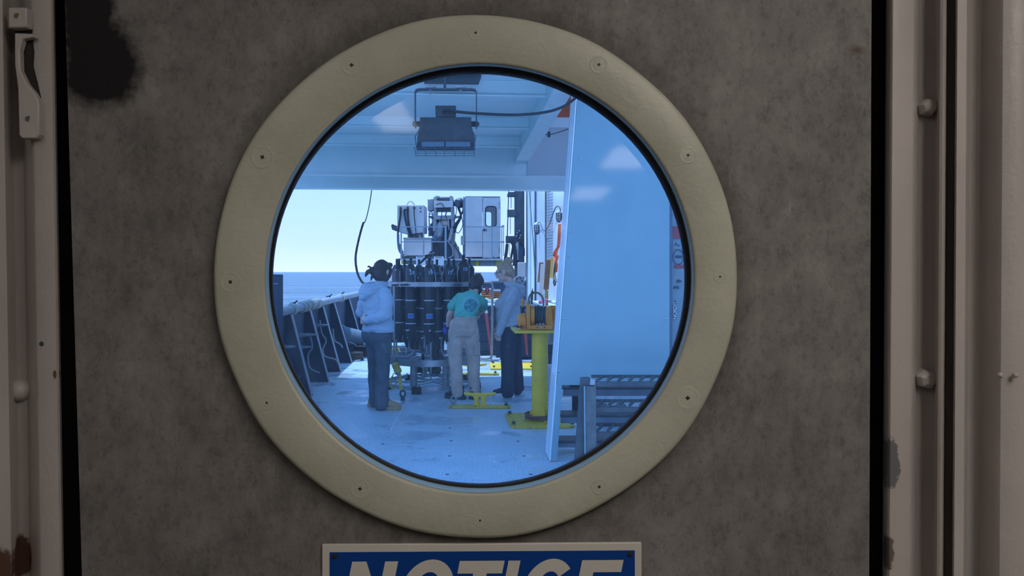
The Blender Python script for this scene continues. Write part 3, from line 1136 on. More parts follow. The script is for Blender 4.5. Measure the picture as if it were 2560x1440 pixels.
# cleats and hooks welded behind the stays, hose tails
for Y, dx, z, L in ((8.35, 0.03, 0.62, 0.20), (9.5, 0.02, 0.66, 0.26), (9.5, 0.02, 0.50, 0.16), (10.6, 0.03, 0.70, 0.22)):
    X = railX(Y)
    b = MB().prism([(X - 0.02, Y, z), (X + L, Y, z + 0.03), (X + L, Y, z + 0.045), (X - 0.02, Y, z + 0.06)], (0, 0.03, 0))
    b.build('hook_bracket', M_railp, bw)
for Y, pts in ((9.6, [(0.14, 0.66), (0.16, 0.52), (0.10, 0.42), (0.12, 0.25), (0.24, 0.18)]), (10.75, [(0.06, .80), (.08, .62), (.14, .50), (.09, .38), (.11, .27), (.26, .22), (.30, .16)]), (11.7, [(.1, .6), (.12, .42), (.2, .36), (.24, .3)])):
    X = railX(Y)
    b = MB().tube([(X + a, Y + 0.02 * i, z) for i, (a, z) in enumerate(pts)], 0.012, 6, 4)
    b.build('hose_tail', M_railp, bw)
for px, py, Y in ((744, 764, 9.3), (838, 748, 12.0), (870, 742, 13.4)):
    b = MB()
    P = Vector((railX(Y), Y, 1.09))
    b.cone(P, P + Vector((0.0, 0, 0.02)), 0.014, 0.012, 8)
    b.tube([P + Vector((-0.06, 0, 0.01)), P + Vector((0, 0, 0.022)), P + Vector((0.035, 0, 0.05))], 0.010, 6)
    b.build('horn_cleat', M_black, bw)
# stern bulwark across the far end
b = MB()
b.prism([(-3.75, 20.9, 0), (1.2, 21.2, 0), (1.2, 21.2, 1.22), (-3.75, 20.9, 1.14)], (0, 0.04, 0))
b.build('stern_plating', M_navy, bw)
b = MB().cone((-3.75, 20.9, 1.15), (1.2, 21.2, 1.235), 0.04, 0.04, 10)
b.build('stern_rail', M_dgrey, bw)
# tall box post by the near end of the rail
Pp = W(696, 686, 7.05)
b = MB().bb((Pp.x - 0.26, 7.05, 0), (Pp.x, 7.2, Pp.z))
b.build('box_post', M_navy, bw, bevel=0.006)
b = MB().bb((Pp.x - 0.25, 7.042, Pp.z - 0.092), (Pp.x - 0.004, 7.05, Pp.z - 0.086))
b.build('post_seam', M_railp, bw)

# ------------------------------------------------------------------ clutter along the port side
t = thing('pump_motor', 'grey flanged pump motor lying by the bulwark stays', 'pump', (-2.8, 13.1, 0))
c = W(882, 846, 13.1)
b = MB().lathe([(0.05, -0.26), (0.12, -0.25), (0.15, -0.2), (0.17, -0.15), (0.17, 0.15), (0.15, 0.2), (0.06, 0.21)], c, (0.9, 0.2, -0.25), 20)
b.build('casing', M_pump, t)
b = MB()
for k in range(6):
    b.lathe([(0.165, -0.008), (0.174, -0.007), (0.174, 0.007), (0.165, 0.008)], c + Vector((0.9, 0.2, -0.25)).normalized() * (-0.1 + 0.045 * k), (0.9, 0.2, -0.25), 20)
b.build('cooling_fins', M_pump, t)
b = MB().cone(c + Vector((-0.05, 0, 0.12)), c + Vector((-0.2, 0, 0.2)), 0.04, 0.05, 12)
b.build('inlet', M_pump, t)
b = MB().bb((c.x - 0.18, 12.95, 0), (c.x + 0.18, 13.25, c.z - 0.12))
b.build('plinth', M_dgrey, t, bevel=0.01)
b = MB().tube([c + Vector((-0.14, -0.12, -0.02)), c + Vector((-0.02, -0.16, -0.05)), c + Vector((0.08, -0.16, -0.1)), c + Vector((0.12, -0.15, -0.22))], 0.013, 6, 4)
b.build('breather_pipe', M_railp, t)


def coil(name, label, cat, c, r, turns, tr, m, parent=None, group=None):
    pts = []
    n = int(turns * 20)
    for i in range(n + 1):
        a = 2 * PI * i / 20
        rr = r * (1 + 0.10 * math.sin(i * 0.31) + 0.05 * math.cos(i * 0.77))
        pts.append(Vector(c) + Vector((rr * math.cos(a), rr * math.sin(a), tr + 2 * tr * (i / 20) * 0.55)))
    o = MB().tube(pts, tr, 6).build(name, m, parent)
    if parent is None:
        tag(o, label, cat, group)
    return o


c = G(914, 893)
coil('hose_coil', 'black hose coiled on the deck behind the person with the tan shoes', 'hose', (c.x, c.y, 0), 0.18, 6, 0.026, M_hose)
c = G(884, 899)
coil('rope_heap', 'dark rope coil below the grey pump motor', 'rope', (c.x, c.y - 0.1, 0), 0.16, 5, 0.02, M_rope)
t = thing('deck_winch', 'dark winch frame behind the port legs of the rosette frame', 'winch', (-2.1, 13.0, 0))
b = MB().bb((-2.45, 12.9, 0.0), (-1.75, 13.3, 0.18))
b.build('skid', M_dgrey, t, bevel=0.01)
MB().bb((-2.42, 12.95, 0.18), (-2.36, 13.25, 0.55)).build('side_frame', M_dgrey, t, bevel=0.01)
MB().bb((-1.86, 12.95, 0.18), (-1.8, 13.25, 0.55)).build('side_frame', M_dgrey, t, bevel=0.01)
b = MB().cone((-2.36, 13.1, 0.38), (-1.86, 13.1, 0.38), 0.13, 0.13, 20)
b.build('drum', M_dsteel, t)
b = MB().tube([(-2.3, 12.92, .5), (-2.0, 12.9, .52), (-1.85, 12.9, .48), (-1.84, 12.9, .36)], 0.022, 8, 4)
b.build('handle_bar', M_steel, t)
c = W(989, 879, 12.2)
t = thing('spoked_wheel', 'pale spoked pulley wheel standing behind the steel frame', 'wheel', (c.x, c.y, 0))
b = MB().ring((c.x, c.y - 0.02, c.z), 0.075, 0.060, 0.04, 28, axis='y')
b.build('rim', M_web, t)
b = MB()
for k in range(5):
    a = 2 * PI * k / 5 + .3
    b.cone(c, c + Vector((math.cos(a) * .066, 0, math.sin(a) * .066)), 0.008, 0.006, 6)
b.cone(c + Vector((0, -0.02, 0)), c + Vector((0, 0.02, 0)), 0.016, 0.016, 10)
b.build('spokes', M_web, t)
b = MB().bb((c.x - 0.03, c.y + 0.02, 0), (c.x + 0.03, c.y + 0.05, c.z + 0.02))
b.build('stand', M_dgrey, t)

# ------------------------------------------------------------------ the dark hatch coaming behind the rosette and what lies on it
b = MB()
YB = 12.75
x_a = W(1060, 0, YB).x
x_b = W(1346, 0, YB).x
b.bb((x_a, YB, 0.02), (x_b, YB + 2.4, 0.92))
hb = struct(b.build('trim_1_hatch', M_navy, bevel=0.01), 'dark blue hatch coaming across the deck')
hb.name = 'hatch_coaming'
OFF['hatch_coaming'] = Vector(hb.location)
for r in range(5):
    b = MB().bb((x_a + 0.02, YB - 0.018, 0.10 + r * 0.17), (x_b - 0.02, YB, 0.125 + r * 0.17))
    b.build('rib', M_navy, hb)
for i, (xa, ya, xb, yb, rr) in enumerate(((1196, 893, 1240, 892, 0.02), (1192, 900, 1246, 899, 0.022), (1210, 896, 1250, 897, .016))):
    a, c = W(xa, ya, 12.5 - i * .05), W(xb, yb, 12.5 - i * .05)
    o = MB().cone(a, c, rr, rr, 8).build('loose_pipe', M_pwhite)
    tag(o, ['topmost of the white pipes lying along the foot of the hatch coaming', 'longest white pipe lying along the foot of the hatch coaming',
            'short white pipe lying in front of the hatch coaming'][i], 'pipe', 'white pipes by the coaming')


def crate(px0, py0, px1, py1, Y, lab):
    a, c = W(px0, py0, Y), W(px1, py1, Y)
    t = thing('plastic_crate', lab, 'crate', ((a.x + c.x) / 2, Y + 0.15, c.z), 'orange crates on the coaming')
    b = MB()
    nx, nz = 9, 7
    for i in range(nx + 1):
        x = a.x + (c.x - a.x) * i / nx
        b.bb((x - 0.008, Y, c.z), (x + 0.008, Y + 0.012, a.z))
    for i in range(nz + 1):
        z = c.z + (a.z - c.z) * i / nz
        b.bb((a.x, Y, z - 0.006), (c.x, Y + 0.012, z + 0.006))
    b.build('lattice_front', M_crate, t)
    b = MB().bb((a.x, Y + 0.012, c.z), (a.x + 0.012, Y + 0.3, a.z)).bb((c.x - 0.012, Y + 0.012, c.z), (c.x, Y + 0.3, a.z))
    b.bb((a.x, Y + 0.29, c.z), (c.x, Y + 0.3, a.z)).bb((a.x, Y + 0.012, c.z), (c.x, Y + 0.3, c.z + 0.012))
    b.build('side_walls', M_crate, t)
    MB().bb((a.x + .013, Y + 0.016, c.z + .013), (c.x - .013, Y + 0.022, a.z - .01)).build('cell_backing', M_lit_cell, t)  # pale sheet added behind the lattice so its cells look lit
    b = MB().bb((a.x - 0.01, Y - 0.012, a.z - 0.03), (c.x + 0.01, Y, a.z + 0.004))
    b.build('rim', M_pwhite, t)


crate(1204, 721, 1226, 757, 13.0, 'orange lattice crate on the hatch coaming between the two people')
crate(1233, 724, 1250, 757, 13.1, 'orange lattice crate partly behind the woman in the grey top')
pts = [W(1200, 756, 12.95), W(1213, 750, 12.9), W(1228, 754, 12.92), W(1243, 751, 12.95), W(1256, 757, 13)]
tag(MB().tube(pts, 0.035, 8, 4).build('white_hose', M_pwhite), 'white hose bundle lying on the hatch coaming below the crates', 'hose')
pts = [W(1198, 768, 12.85), W(1215, 764, 12.85), W(1240, 766, 12.85), W(1258, 762, 12.9)]
tag(MB().tube(pts, 0.045, 8, 4).build('canvas_roll', M_pwhite), 'grey-white canvas roll along the front edge of the coaming', 'roll')
o = MB().cone(W(1196, 726, 12.6), W(1217, 783, 12.55), 0.025, 0.025, 10).build('leaning_pole', M_pwhite)
tag(o, 'white pole leaning against the hatch coaming beside the teal shirt', 'pole')


def strap(name, lab, a, c, wd, m, th=0.006):
    a, c = Vector(a), Vector(c)
    s_ = Vector((wd / 2, 0, 0))
    o = MB().prism([a - s_, a + s_, c + s_ * 0.55, c - s_ * 0.55], (0, th, 0)).build(name, m, smooth=0)
    return tag(o, lab, 'strap')


strap('ratchet_strap', 'red webbing strap running down the coaming beside the bent pipe', W(1215, 781, 12.66), W(1229, 893, 12.4), 0.055, M_red)
strap('ratchet_strap', 'red webbing strap hanging below the yellow winch table', W(1313, 826, 12.62), W(1318, 888, 12.5), 0.06, M_red)
# bent steel pipe: arm, upright and foot
Yp = 12.2
t = thing('bent_pipe_davit', 'bent grey steel pipe standing between the teal shirt and the grey top', 'davit', G(1229, 905))
pts = [W(1203, 706, Yp), W(1222, 706, Yp), W(1229, 709, Yp), W(1231, 718, Yp), W(1231, 740, Yp), W(1229.5, 880, Yp), W(1228.5, 890, Yp), W(1222, 896, Yp), W(1200, 897, Yp)]
b = MB().tube(pts, 0.020, 10, 4)
b.build('bent_tube', M_galv, t)
b = MB().cone(W(1228.5, 890, Yp), Vector((W(1228.5, 0, Yp).x, Yp, 0)), 0.012, 0.012, 8)
b.build('pin', M_galv, t)
b = MB().tube([W(1218 + 3.5 * math.cos(a), 727 + 7 * math.sin(a), Yp - 0.03) for a in [2 * PI * k / 14 for k in range(14)]], 0.016, 6, closed=True)
o = b.build('red_shackle_ring', M_red)
tag(o, 'red ring hanging in front of the orange crate', 'ring')

# white bucket glimpsed through the rosette
for px, py, Y, lab in ((1114, 880, 12.4, 'white bucket behind the rosette frame by the hatch coaming'), (1529, 1012, 7.3, 'white pail seen between the ladder treads')):
    a = W(px, py, Y)
    t = thing('bucket', lab, 'bucket', (a.x, Y, 0))
    z1 = W(px, 850 if px < 1200 else 985, Y).z
    if px > 1200:
        MB().bb((a.x - .14, Y - .12, 0), (a.x + .14, Y + .12, a.z)).build('step_block', M_dgrey, t, bevel=.005)
        z0 = a.z
    else:
        z0 = 0.0
    MB().lathe([(0.045, 0), (0.05, 0.0), (0.068 if px < 1200 else 0.045, z1 - z0), (0.066 if px < 1200 else .043, z1 - z0), (0.045, 0.02)], (a.x, Y, z0), (0, 0, 1), 20).build('pail', M_pwhite, t)
    MB().tube([(a.x + .066 * math.cos(k), Y - 0.05, z1 - 0.02 - .06 * math.sin(k)) for k in [PI * i / 8 for i in range(9)]], .003, 5).build('bail', M_steel, t)

# ------------------------------------------------------------------ yellow cleats, floor plate
def deck_cleat(px0, px1, py_base, lab, ring=True, group='yellow deck cleats'):
    Y = CZ * F / (py_base - 680)
    k = Y / F
    cx = (px0 + px1) / 2
    c = W(cx, py_base, Y)
    c.z = 0
    L = (px1 - px0) * k
    t = thing('deck_cleat', lab, 'cleat', (c.x, Y + 0.06, 0), group)
    yc = Y + 0.06
    b = MB().bb((c.x - L / 2, Y, 0), (c.x + L / 2, Y + 0.12, 0.028))
    b.build('base_bar', M_rustedge, t, bevel=0.006)
    hx = c.x + 0.0 * L
    h = 0.155
    # horns
    n = 15
    pts = []
    rad = []
    for i in range(n):
        u = -1 + 2 * i / (n - 1)
        pts.append(Vector((hx + u * 0.26 * L, yc, h - 0.012 + 0.016 * u * u)))
        rad.append(0.023 - 0.009 * abs(u) ** 2)
    b = MB().tube(pts, rad, 10)
    b.build('horn', M_yellow, t)
    for s_ in (-1, 1):
        b = MB()
        b.loft([[Vector((hx + s_ * (0.055 + dx * e) * L, yc + dy, z)) for dx, dy in ((-1, -0.028), (1, -0.028), (1, 0.028), (-1, 0.028))]
                for e, z in ((0.062, 0.026), (0.05, 0.04), (0.032, 0.085), (0.046, 0.118), (0.07, 0.135))])
        b.build('cleat_leg', M_yellow, t, bevel=0.006)
    for sx_ in (-1, 1):
        P = Vector((c.x + sx_ * 0.43 * L, yc, 0.028))
        if sx_ < 0 and ring:
            b = MB().cone(P, P + Vector((0, 0, 0.035)), 0.014, 0.012, 10)
            b.tube([P + Vector((0.028 * math.cos(a), 0, 0.063 + 0.036 * math.sin(a))) for a in [2 * PI * q / 18 for q in range(18)]], 0.011, 8, closed=True)
            b.build('eye_bolt', M_galv, t)
        else:
            b = MB().cone(P, P + Vector((0, 0, 0.012)), 0.022, 0.022, 12)
            b.cone(P + Vector((0, 0, .012)), P + Vector((0, 0, 0.03)), 0.014, 0.014, 6)
            b.build('bolt', M_dsteel, t)
    return t


deck_cleat(1122, 1276, 1022, 'nearer yellow deck cleat in front of the black boots')
deck_cleat(1118, 1247, 939, 'farther yellow deck cleat behind the khaki trousers', ring=False)
t = thing('deck_mount_plate', 'flat yellow mounting plate on the deck behind the navy trousers', 'plate', G(1280, 915))
a0, a1 = G(1226, 925), G(1226, 910)
b = MB().prism([(G(1226, 925).x, G(0, 925).y, 0), (G(1345, 925).x, G(0, 925).y, 0), (G(1345, 910).x, G(0, 910).y, 0), (G(1224, 910).x, G(0, 910).y, 0)], (0, 0, 0.025))
b.build('plate', M_yellow, t, bevel=.004)
for px, py in ((1233, 911.5), (1235, 922), (1328, 922), (1330, 911)):
    P = G(px, py)
    MB().cone((P.x, P.y, .025), (P.x, P.y, .05), .018, .018, 6).build('bolt', M_dsteel, t)
o = MB().cone(W(1250, 908, 12.2), W(1340, 907, 12.2), 0.02, 0.02, 8).build('rusty_bar', M_chain)
tag(o, 'rust brown bar lying behind the flat yellow mounting plate', 'bar')

# ------------------------------------------------------------------ winch on its yellow post
Yw = 7.42
P0 = W(1349.5, 700, Yw)
px_ = P0.x
post = thing('winch_post', 'tall yellow round post bolted to the deck, carrying the winch table', 'post', (px_, Yw, 0))
b = MB()
c4 = []
for x, y in ((1262, 1037), (1277, 1072), (1437, 1071.5), (1418, 1037)):
    q = G(x, y)
    c4.append(Vector((q.x, q.y, 0)))
cc = sum(c4, Vector()) / 4
pts = []
for i in range(4):
    p, pr, nx = c4[i], c4[i - 1], c4[(i + 1) % 4]
    pts.append(p + (pr - p).normalized() * 0.035)
    pts.append(p + (nx - p).normalized() * 0.035)
b.prism(pts, (0, 0, 0.022))
b.build('base_plate', M_rustedge, post, bevel=0.004)
for x, y in ((1274, 1040), (1284, 1066), (1431, 1065), (1412, 1040)):
    q = G(x, y)
    MB().cone((q.x, q.y, .022), (q.x, q.y, .05), .019, .018, 6).build('bolt', M_dsteel, post)
b = MB().cone((px_, Yw, 0.02), (px_, Yw, 0.895), 0.081, 0.081, 32)
b.build('column', M_yellow, post)
for a in (200, 290, 20, 110):
    d = Vector((math.cos(R(a)), math.sin(R(a)), 0))
    e = Vector((-d.y, d.x, 0)) * 0.006
    o_ = Vector((px_, Yw, 0))
    MB().prism([o_ + d * 0.078 + Vector((0, 0, .022)) - e, o_ + d * 0.135 + Vector((0, 0, .022)) - e, o_ + d * 0.135 + Vector((0, 0, .035)) - e, o_ + d * 0.078 + Vector((0, 0, .15)) - e], e * 2).build('gusset', M_yellow, post)
tz = 0.895
tb = [W(1287, 831, 7.28), W(1391, 831, 7.28), W(1400, 819, 7.85), W(1276, 819, 7.85)]
pts = [Vector((p.x, p.y, tz)) for p in tb]
b = MB().prism(pts, (0, 0, 0.024))
b.build('table_plate', M_yellow, post, bevel=0.003)
coil('chain_coil', 'rust brown chain looped round the foot of the yellow post', 'chain', (px_, Yw, 0.022), 0.135, 2.6, 0.014, M_chain)

zt = tz + 0.024
wn = thing('hand_winch', 'orange wire rope winch on the yellow table', 'winch', (px_, Yw, zt))
Yc = 7.50


def wz(py, Y=Yc):
    return W(0, py, Y).z


def wx(px, Y=Yc):
    return W(px, 0, Y).x


k = Yc / F
b = MB().lathe([(0.3 * k, -13 * k), (12 * k, -12 * k), (20 * k, -6 * k), (20 * k, 8 * k), (17 * k, 11 * k)], (wx(1306), Yc + 0.02, zt + 20 * k), (1, 0, 0.12), 24)
b.build('motor_housing', M_orange, wn)
b = MB().pbox(1302, 811, 1317, 826, Yc - 0.02, 0.08)
b.build('motor_foot', M_orange, wn)
b = MB().pprism([(1316, 760), (1326, 759), (1326, 824), (1317, 824)], Yc - 0.07, 0.2)
b.build('gear_case', M_orange, wn, bevel=0.006)
b = MB().lathe([(1 * k, 0), (26 * k, 0), (26 * k, 9 * k), (1 * k, 9 * k)], (wx(1327), Yc + 0.03, wz(790)), (1, 0, 0), 30)
b.build('drum_flange', M_orange, wn, bevel=0.003)
b = MB().lathe([(1 * k, 0), (24 * k, 0), (24 * k, 4 * k), (1 * k, 4 * k)], (wx(1364), Yc + 0.03, wz(789)), (1, 0, 0), 30)
b.build('drum_flange', M_orange, wn)
b = MB()
for i in range(12):
    x = wx(1337.5 + i * 2.35)
    rr = (20.5 + 2.0 * math.sin(i * 1.9)) * k
    b.tube([Vector((x + 0.9 * k * math.sin(a), Yc + 0.03 + rr * math.cos(a), wz(788) + rr * math.sin(a))) for a in [2 * PI * j / 26 for j in range(26)]], 1.45 * k, 6, closed=True)
b.cone((wx(1336), Yc + .03, wz(788)), (wx(1365), Yc + .03, wz(788)), 19 * k, 19 * k, 24)
b.build('wire_rope', M_cable, wn)
b = MB().pprism([(1370, 765), (1377, 765), (1386, 824), (1366, 824)], Yc - 0.05, 0.03)
b.pprism([(1376, 764), (1389, 764), (1389, 824), (1380, 824)], Yc + 0.05, 0.03)
b.build('side_bracket', M_orange, wn, bevel=0.003)
b = MB().pbox(1325, 814, 1382, 824, Yc - 0.10, 0.26)
b.build('bed', M_orange, wn, bevel=0.003)
for x in (1343, 1361):
    MB().cone(W(x, 818.5, Yc - 0.10), W(x, 818.5, Yc - 0.103), 1.6 * k, 1.6 * k, 10).build('bolt_hole', M_black, wn)
b = MB().lathe([(3.4 * k, 0), (3.4 * k, 1.5 * k), (2 * k, 1.5 * k), (1.6 * k, 4 * k)], W(1352, 819, Yc - 0.10), (0, -1, 0), 10)
b.build('clamp_bolt', M_steel, wn)
pts = [W(1323, 762, Yc), W(1322, 748, Yc), W(1327, 736, Yc), W(1338, 731.5, Yc), W(1350, 735, Yc), W(1358, 748, Yc), W(1359, 766, Yc)]
b = MB().tube(pts, 2.7 * k, 10, 5)
b.build('guard_hoop', M_olive, wn, label='dull yellow-green guard hoop')
b = MB().cone(W(1331, 727, Yc - .03), W(1329.5, 749, Yc - .03), 2.6 * k, 3.4 * k, 10)
b.cone(W(1331.5, 721, Yc - .03), W(1331, 728, Yc - .03), 1.0 * k, 1.4 * k, 6)
b.cone(W(1329.5, 749, Yc - .03), W(1329, 760, Yc - .03), 2.2 * k, 2.4 * k, 8)
b.build('load_hook', M_chain, wn, label='dark red load hook')
b = MB().lathe([(.4 * k, 0), (2.2 * k, 1 * k), (3.6 * k, 10 * k), (4.6 * k, 18 * k), (3 * k, 22 * k), (.4 * k, 22.5 * k)], W(1307.5, 768, Yc + .04), (-0.02, 0, 1), 14)
b.build('lever_knob', M_orange, wn)
b = MB().cone(W(1305, 782, Yc + .03), W(1307, 768, Yc + .04), 3.2 * k, 1.6 * k, 8)
b.build('lever_stem', M_black, wn)
b = MB().tube([W(1312, 778, Yc), W(1316, 774, Yc), W(1316, 782, Yc), W(1312, 822, Yc - .06)], 1.1 * k, 6, 3)
b.build('cable_tail', M_steel, wn)
b = MB().pprism([(1291, 818), (1304, 814), (1306, 817), (1293, 820.5)], Yc - .1, .03)
o = b.build('marlinspike', M_black)
tag(o, 'short dark tool lying at the free end of the yellow winch table', 'tool')

# ------------------------------------------------------------------ pale blue panelled ladder guard to starboard
Yn = 5.84
lg = thing('ladder_guard', 'tall pale grey-blue panel with a slanted edge, standing on legs', 'panel', W(1450, 1155, Yn))


def lx(py):
    return 1388 + (963 - py) * 52 / 718.0


ty = 200
b = MB().prism([W(lx(963), 963, Yn), W(1674, 963, Yn), W(1674, ty, Yn), W(lx(ty), ty, Yn)], (0, 0.012, 0))
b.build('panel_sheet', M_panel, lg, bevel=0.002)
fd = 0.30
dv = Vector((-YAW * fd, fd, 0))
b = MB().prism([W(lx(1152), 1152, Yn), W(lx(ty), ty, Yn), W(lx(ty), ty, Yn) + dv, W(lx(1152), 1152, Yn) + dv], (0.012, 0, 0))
b.build('side_flange', M_panel_lit, lg, bevel=0.002)
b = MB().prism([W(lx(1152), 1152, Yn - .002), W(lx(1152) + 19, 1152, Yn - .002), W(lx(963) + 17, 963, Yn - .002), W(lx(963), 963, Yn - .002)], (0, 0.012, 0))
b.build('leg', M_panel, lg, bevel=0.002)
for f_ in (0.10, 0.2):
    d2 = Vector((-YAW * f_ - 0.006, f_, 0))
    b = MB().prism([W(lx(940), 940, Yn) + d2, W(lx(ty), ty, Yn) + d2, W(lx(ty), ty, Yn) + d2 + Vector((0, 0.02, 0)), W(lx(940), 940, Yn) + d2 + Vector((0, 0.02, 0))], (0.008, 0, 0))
    b.build('edge_bead', M_panel_lit, lg)
bt = MB().lathe([(0.0105, 0), (0.0095, 0.006), (0.004, 0.010), (0.0005, 0.011)], (0, 0, 0), (0, -1, 0), 10)
b0 = None
for x, y in ((1450, 395), (1432, 580), (1423, 640), (1408, 797), (1397, 928), (1668, 567), (1663, 797), (1660, 930), (1560, 940)):
    P = W(x, y, Yn)
    if b0 is None:
        b0 = bt.build('bolt', M_steel, None, org=(0, 0, 0))
        b0.parent = lg
        b0.location = P - OFF[lg.name]
    else:
        inst(b0, lg, P)
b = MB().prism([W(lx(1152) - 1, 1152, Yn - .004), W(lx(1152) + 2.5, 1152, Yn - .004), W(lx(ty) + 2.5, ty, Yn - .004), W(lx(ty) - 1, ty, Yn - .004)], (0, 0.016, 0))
b.build('edge_strip', M_panel_lit, lg, bevel=.002)
# treads of the ladder behind the panel
for y0_, y1_ in ((964, 990), (1033, 1058), (1098, 1119)):
    Y = 6.05
    b = MB().pbox(1401 - (y0_ - 964) * .09, y0_ + 4, 1720, y0_ + 9, Y, 0.2)
    b.build('tread', M_dsteel, lg, bevel=.002)
    b = MB().pbox(1408 - (y0_ - 964) * .09, y0_ + 9.5, 1720, y1_, Y + 0.01, 0.02)
    b.build('riser', M_pump, lg, bevel=.002)
b = MB().pbox(1431, 960, 1446, 1034, 6.4, 0.05)
b.build('back_post', M_black, lg)
b = MB().pbox(1425, 955, 1450, 968, 6.1, 0.06)
b.build('back_post', M_black, lg)
for px in (1690,):
    b = MB().prism([W(px, 960, 6.0), W(px + 20, 960, 6.0), W(px + 20, 1160, 6.0), W(px, 1160, 6.0)], (0, .3, 0))
    b.build('leg', M_panel, lg)

# near step stand
ns = thing('step_stand', 'weathered grey metal step stand in front of the panel foot', 'steps', G(1480, 1185))
Yq = 5.30
b = MB().pprism([(1452, 945), (1474, 944), (1476, 962), (1463, 1060), (1458, 1200), (1433, 1200)], Yq, 0.05)
b.build('sloped_side', M_dsteel, ns, bevel=.003)
b = MB().pprism([(1476, 946), (1488, 951), (1488, 963), (1474, 963)], Yq - 0.01, 0.05)
b.build('corner_block', M_rgrey, ns, bevel=.003)
b = MB().pprism([(1462, 966), (1490, 966), (1492, 1205), (1463, 1205)], Yq - 0.02, 0.06)
b.build('upright', M_stand, ns, bevel=.003)
b = MB().pprism([(1460, 966), (1462.5, 966), (1465, 1205), (1462, 1205)], Yq - 0.035, 0.06)
b.build('upright_edge', M_panel, ns)
for y0_, y1_ in ((946, 966), (1010, 1030), (1072, 1096)):
    b = MB().pbox(1488, y0_ + 8, 1760, y1_, Yq + 0.02, 0.02)
    b.build('riser', M_dsteel, ns)
    zt_ = W(0, y0_ + 8, Yq).z
    for i in range(9):
        xa = W(1490 + i * 27, 0, Yq).x
        MB().prism([(xa, Yq + .02, zt_), (xa + .02, Yq + .02, zt_), (xa + .10, Yq + .26, zt_), (xa + .08, Yq + .26, zt_)], (0, 0, .012)).build('tread_bar', M_dsteel, ns)
    MB().bb((W(1488, 0, Yq).x, Yq + .25, zt_ - .01), (W(1760, 0, Yq).x, Yq + .27, zt_ + .012)).build('tread_edge', M_dsteel, ns)
b = MB().pprism([(1740, 946), (1762, 946), (1775, 1205), (1745, 1205)], Yq, 0.05)
b.build('sloped_side', M_dsteel, ns)

# stickered equipment board at the panel's right edge
sb = thing('sticker_board', 'grey equipment door plastered with stickers, right of the panel', 'board', W(1720, 900, 6.0))
b = MB().prism([W(1679, 940, 6.0), W(1790, 940, 6.0), W(1790, 530, 6.0), W(1679, 530, 6.0)], (0, .1, 0))
b.build('board', M_sticker, sb)
b = MB().prism([W(1672.5, 940, 5.92), W(1681, 940, 5.92), W(1681, 500, 5.92), W(1672.5, 500, 5.92)], (0, .05, 0))
b.build('edge_channel', M_pipegrey, sb)
for x in (1735, 1775):
    MB().bb((W(x, 0, 6.03).x, 6.03, 0), (W(x + 12, 0, 6.03).x, 6.08, W(0, 936, 6.03).z)).build('leg', M_pipegrey, sb)
Ys = 5.995


def flat(px0, py0, px1, py1, m, nm, dy=0.0):
    MB().pbox(px0, py0, px1, py1, Ys - dy, 0.002).build(nm, m, sb, smooth=0)


flat(1681, 566, 1715, 596, M_inkred, 'sticker', 0.002)
flat(1682, 600, 1712, 622, M_sticker, 'sticker', .002)
b = MB().tube([W(1696 + 13 * math.cos(a), 643 + 18 * math.sin(a), Ys - .002) for a in [2 * PI * i / 24 for i in range(24)]], 0.0028, 5, closed=True)
b.build('oval_outline', M_inkdark, sb)
flat(1688, 661 - 22, 1706, 645, M_inkdark, 'oval_bar', .003)
flat(1686, 662, 1712, 671, M_inkred, 'sticker', .002)
rot = Matrix.Rotation(R(90), 4, 'X')
for s_, x, y, sz in (('9', 1699, 703, .060), ('3', 1692, 719, .060), ('A', 1690, 611, .05), ('c', 1697, 613, .04)):
    b = MB()
    text_into(b, s_, sz, Matrix.Translation(W(x, y, Ys - .002)) @ rot @ Matrix.Rotation(R(90 if s_ in '93' else 0), 4, 'Z'), .001)
    b.build('letter', M_inkdark, sb, smooth=0)
flat(1683.5, 753, 1691.5, 799, M_inkdark, 'sticker', .002)
b = MB()
text_into(b, 'NORDIT', .038, Matrix.Translation(W(1687.5, 776, Ys - .004)) @ rot @ Matrix.Rotation(R(90), 4, 'Z'), .001)
b.build('lettering', M_pwhite, sb, smooth=0)

# ------------------------------------------------------------------ floodlight under the deckhead
Yf = 5.5
k = Yf / F
fl = thing('floodlight', 'dark floodlight with a wire guard hanging from the deckhead', 'floodlight', W(1114, 225, Yf))
b = MB().pprism([(1036, 318), (1036, 228), (1040, 222), (1050, 220), (1178, 220), (1188, 222), (1192, 228), (1192, 320), (1189.5, 320), (1189.5, 230), (1186, 225.5), (1178, 224), (1050, 224), (1042, 225.5), (1038.5, 230), (1038.5, 318)], Yf - 0.02, 0.045)
b.build('yoke', M_dgrey, fl)
b = MB().cone(W(1112, 226, Yf), Vector((W(1112, 0, Yf).x, Yf, 3.2)), 0.010, 0.010, 10)
b.build('hanger_rod', M_dgrey, fl)
for x in (1076, 1151):
    b = MB().cone(W(x, 214, Yf), W(x, 228, Yf), 0.02, 0.012, 8)
    b.cone(W(x, 228, Yf), W(x, 237, Yf), 0.006, 0.004, 6)
    b.pbox(x - 13, 214, x + 13, 219, Yf - .02, .05)
    b.build('yoke_bolt', M_galv, fl)
b = MB()
b.loft([[W(1088, 264, Yf - .04), W(1140, 264, Yf - .04), W(1140, 264, Yf + .10), W(1088, 264, Yf + .10)],
        [W(1089, 293, Yf - .06), W(1140, 293, Yf - .06), W(1140, 293, Yf + .10), W(1089, 293, Yf + .10)]])
b.build('terminal_box', M_flood, fl, bevel=.006)
b = MB()
b.loft([[W(a, y, Yf - d0), W(c_, y, Yf - d0), W(c_, y, Yf + d1), W(a, y, Yf + d1)] for a, c_, y, d0, d1 in
        ((1050, 1178, 293, .07, .14), (1050, 1178, 310, .10, .16), (1045, 1184, 336, .13, .2), (1043, 1187, 345, .14, .22), (1043, 1187, 353, .14, .22))])
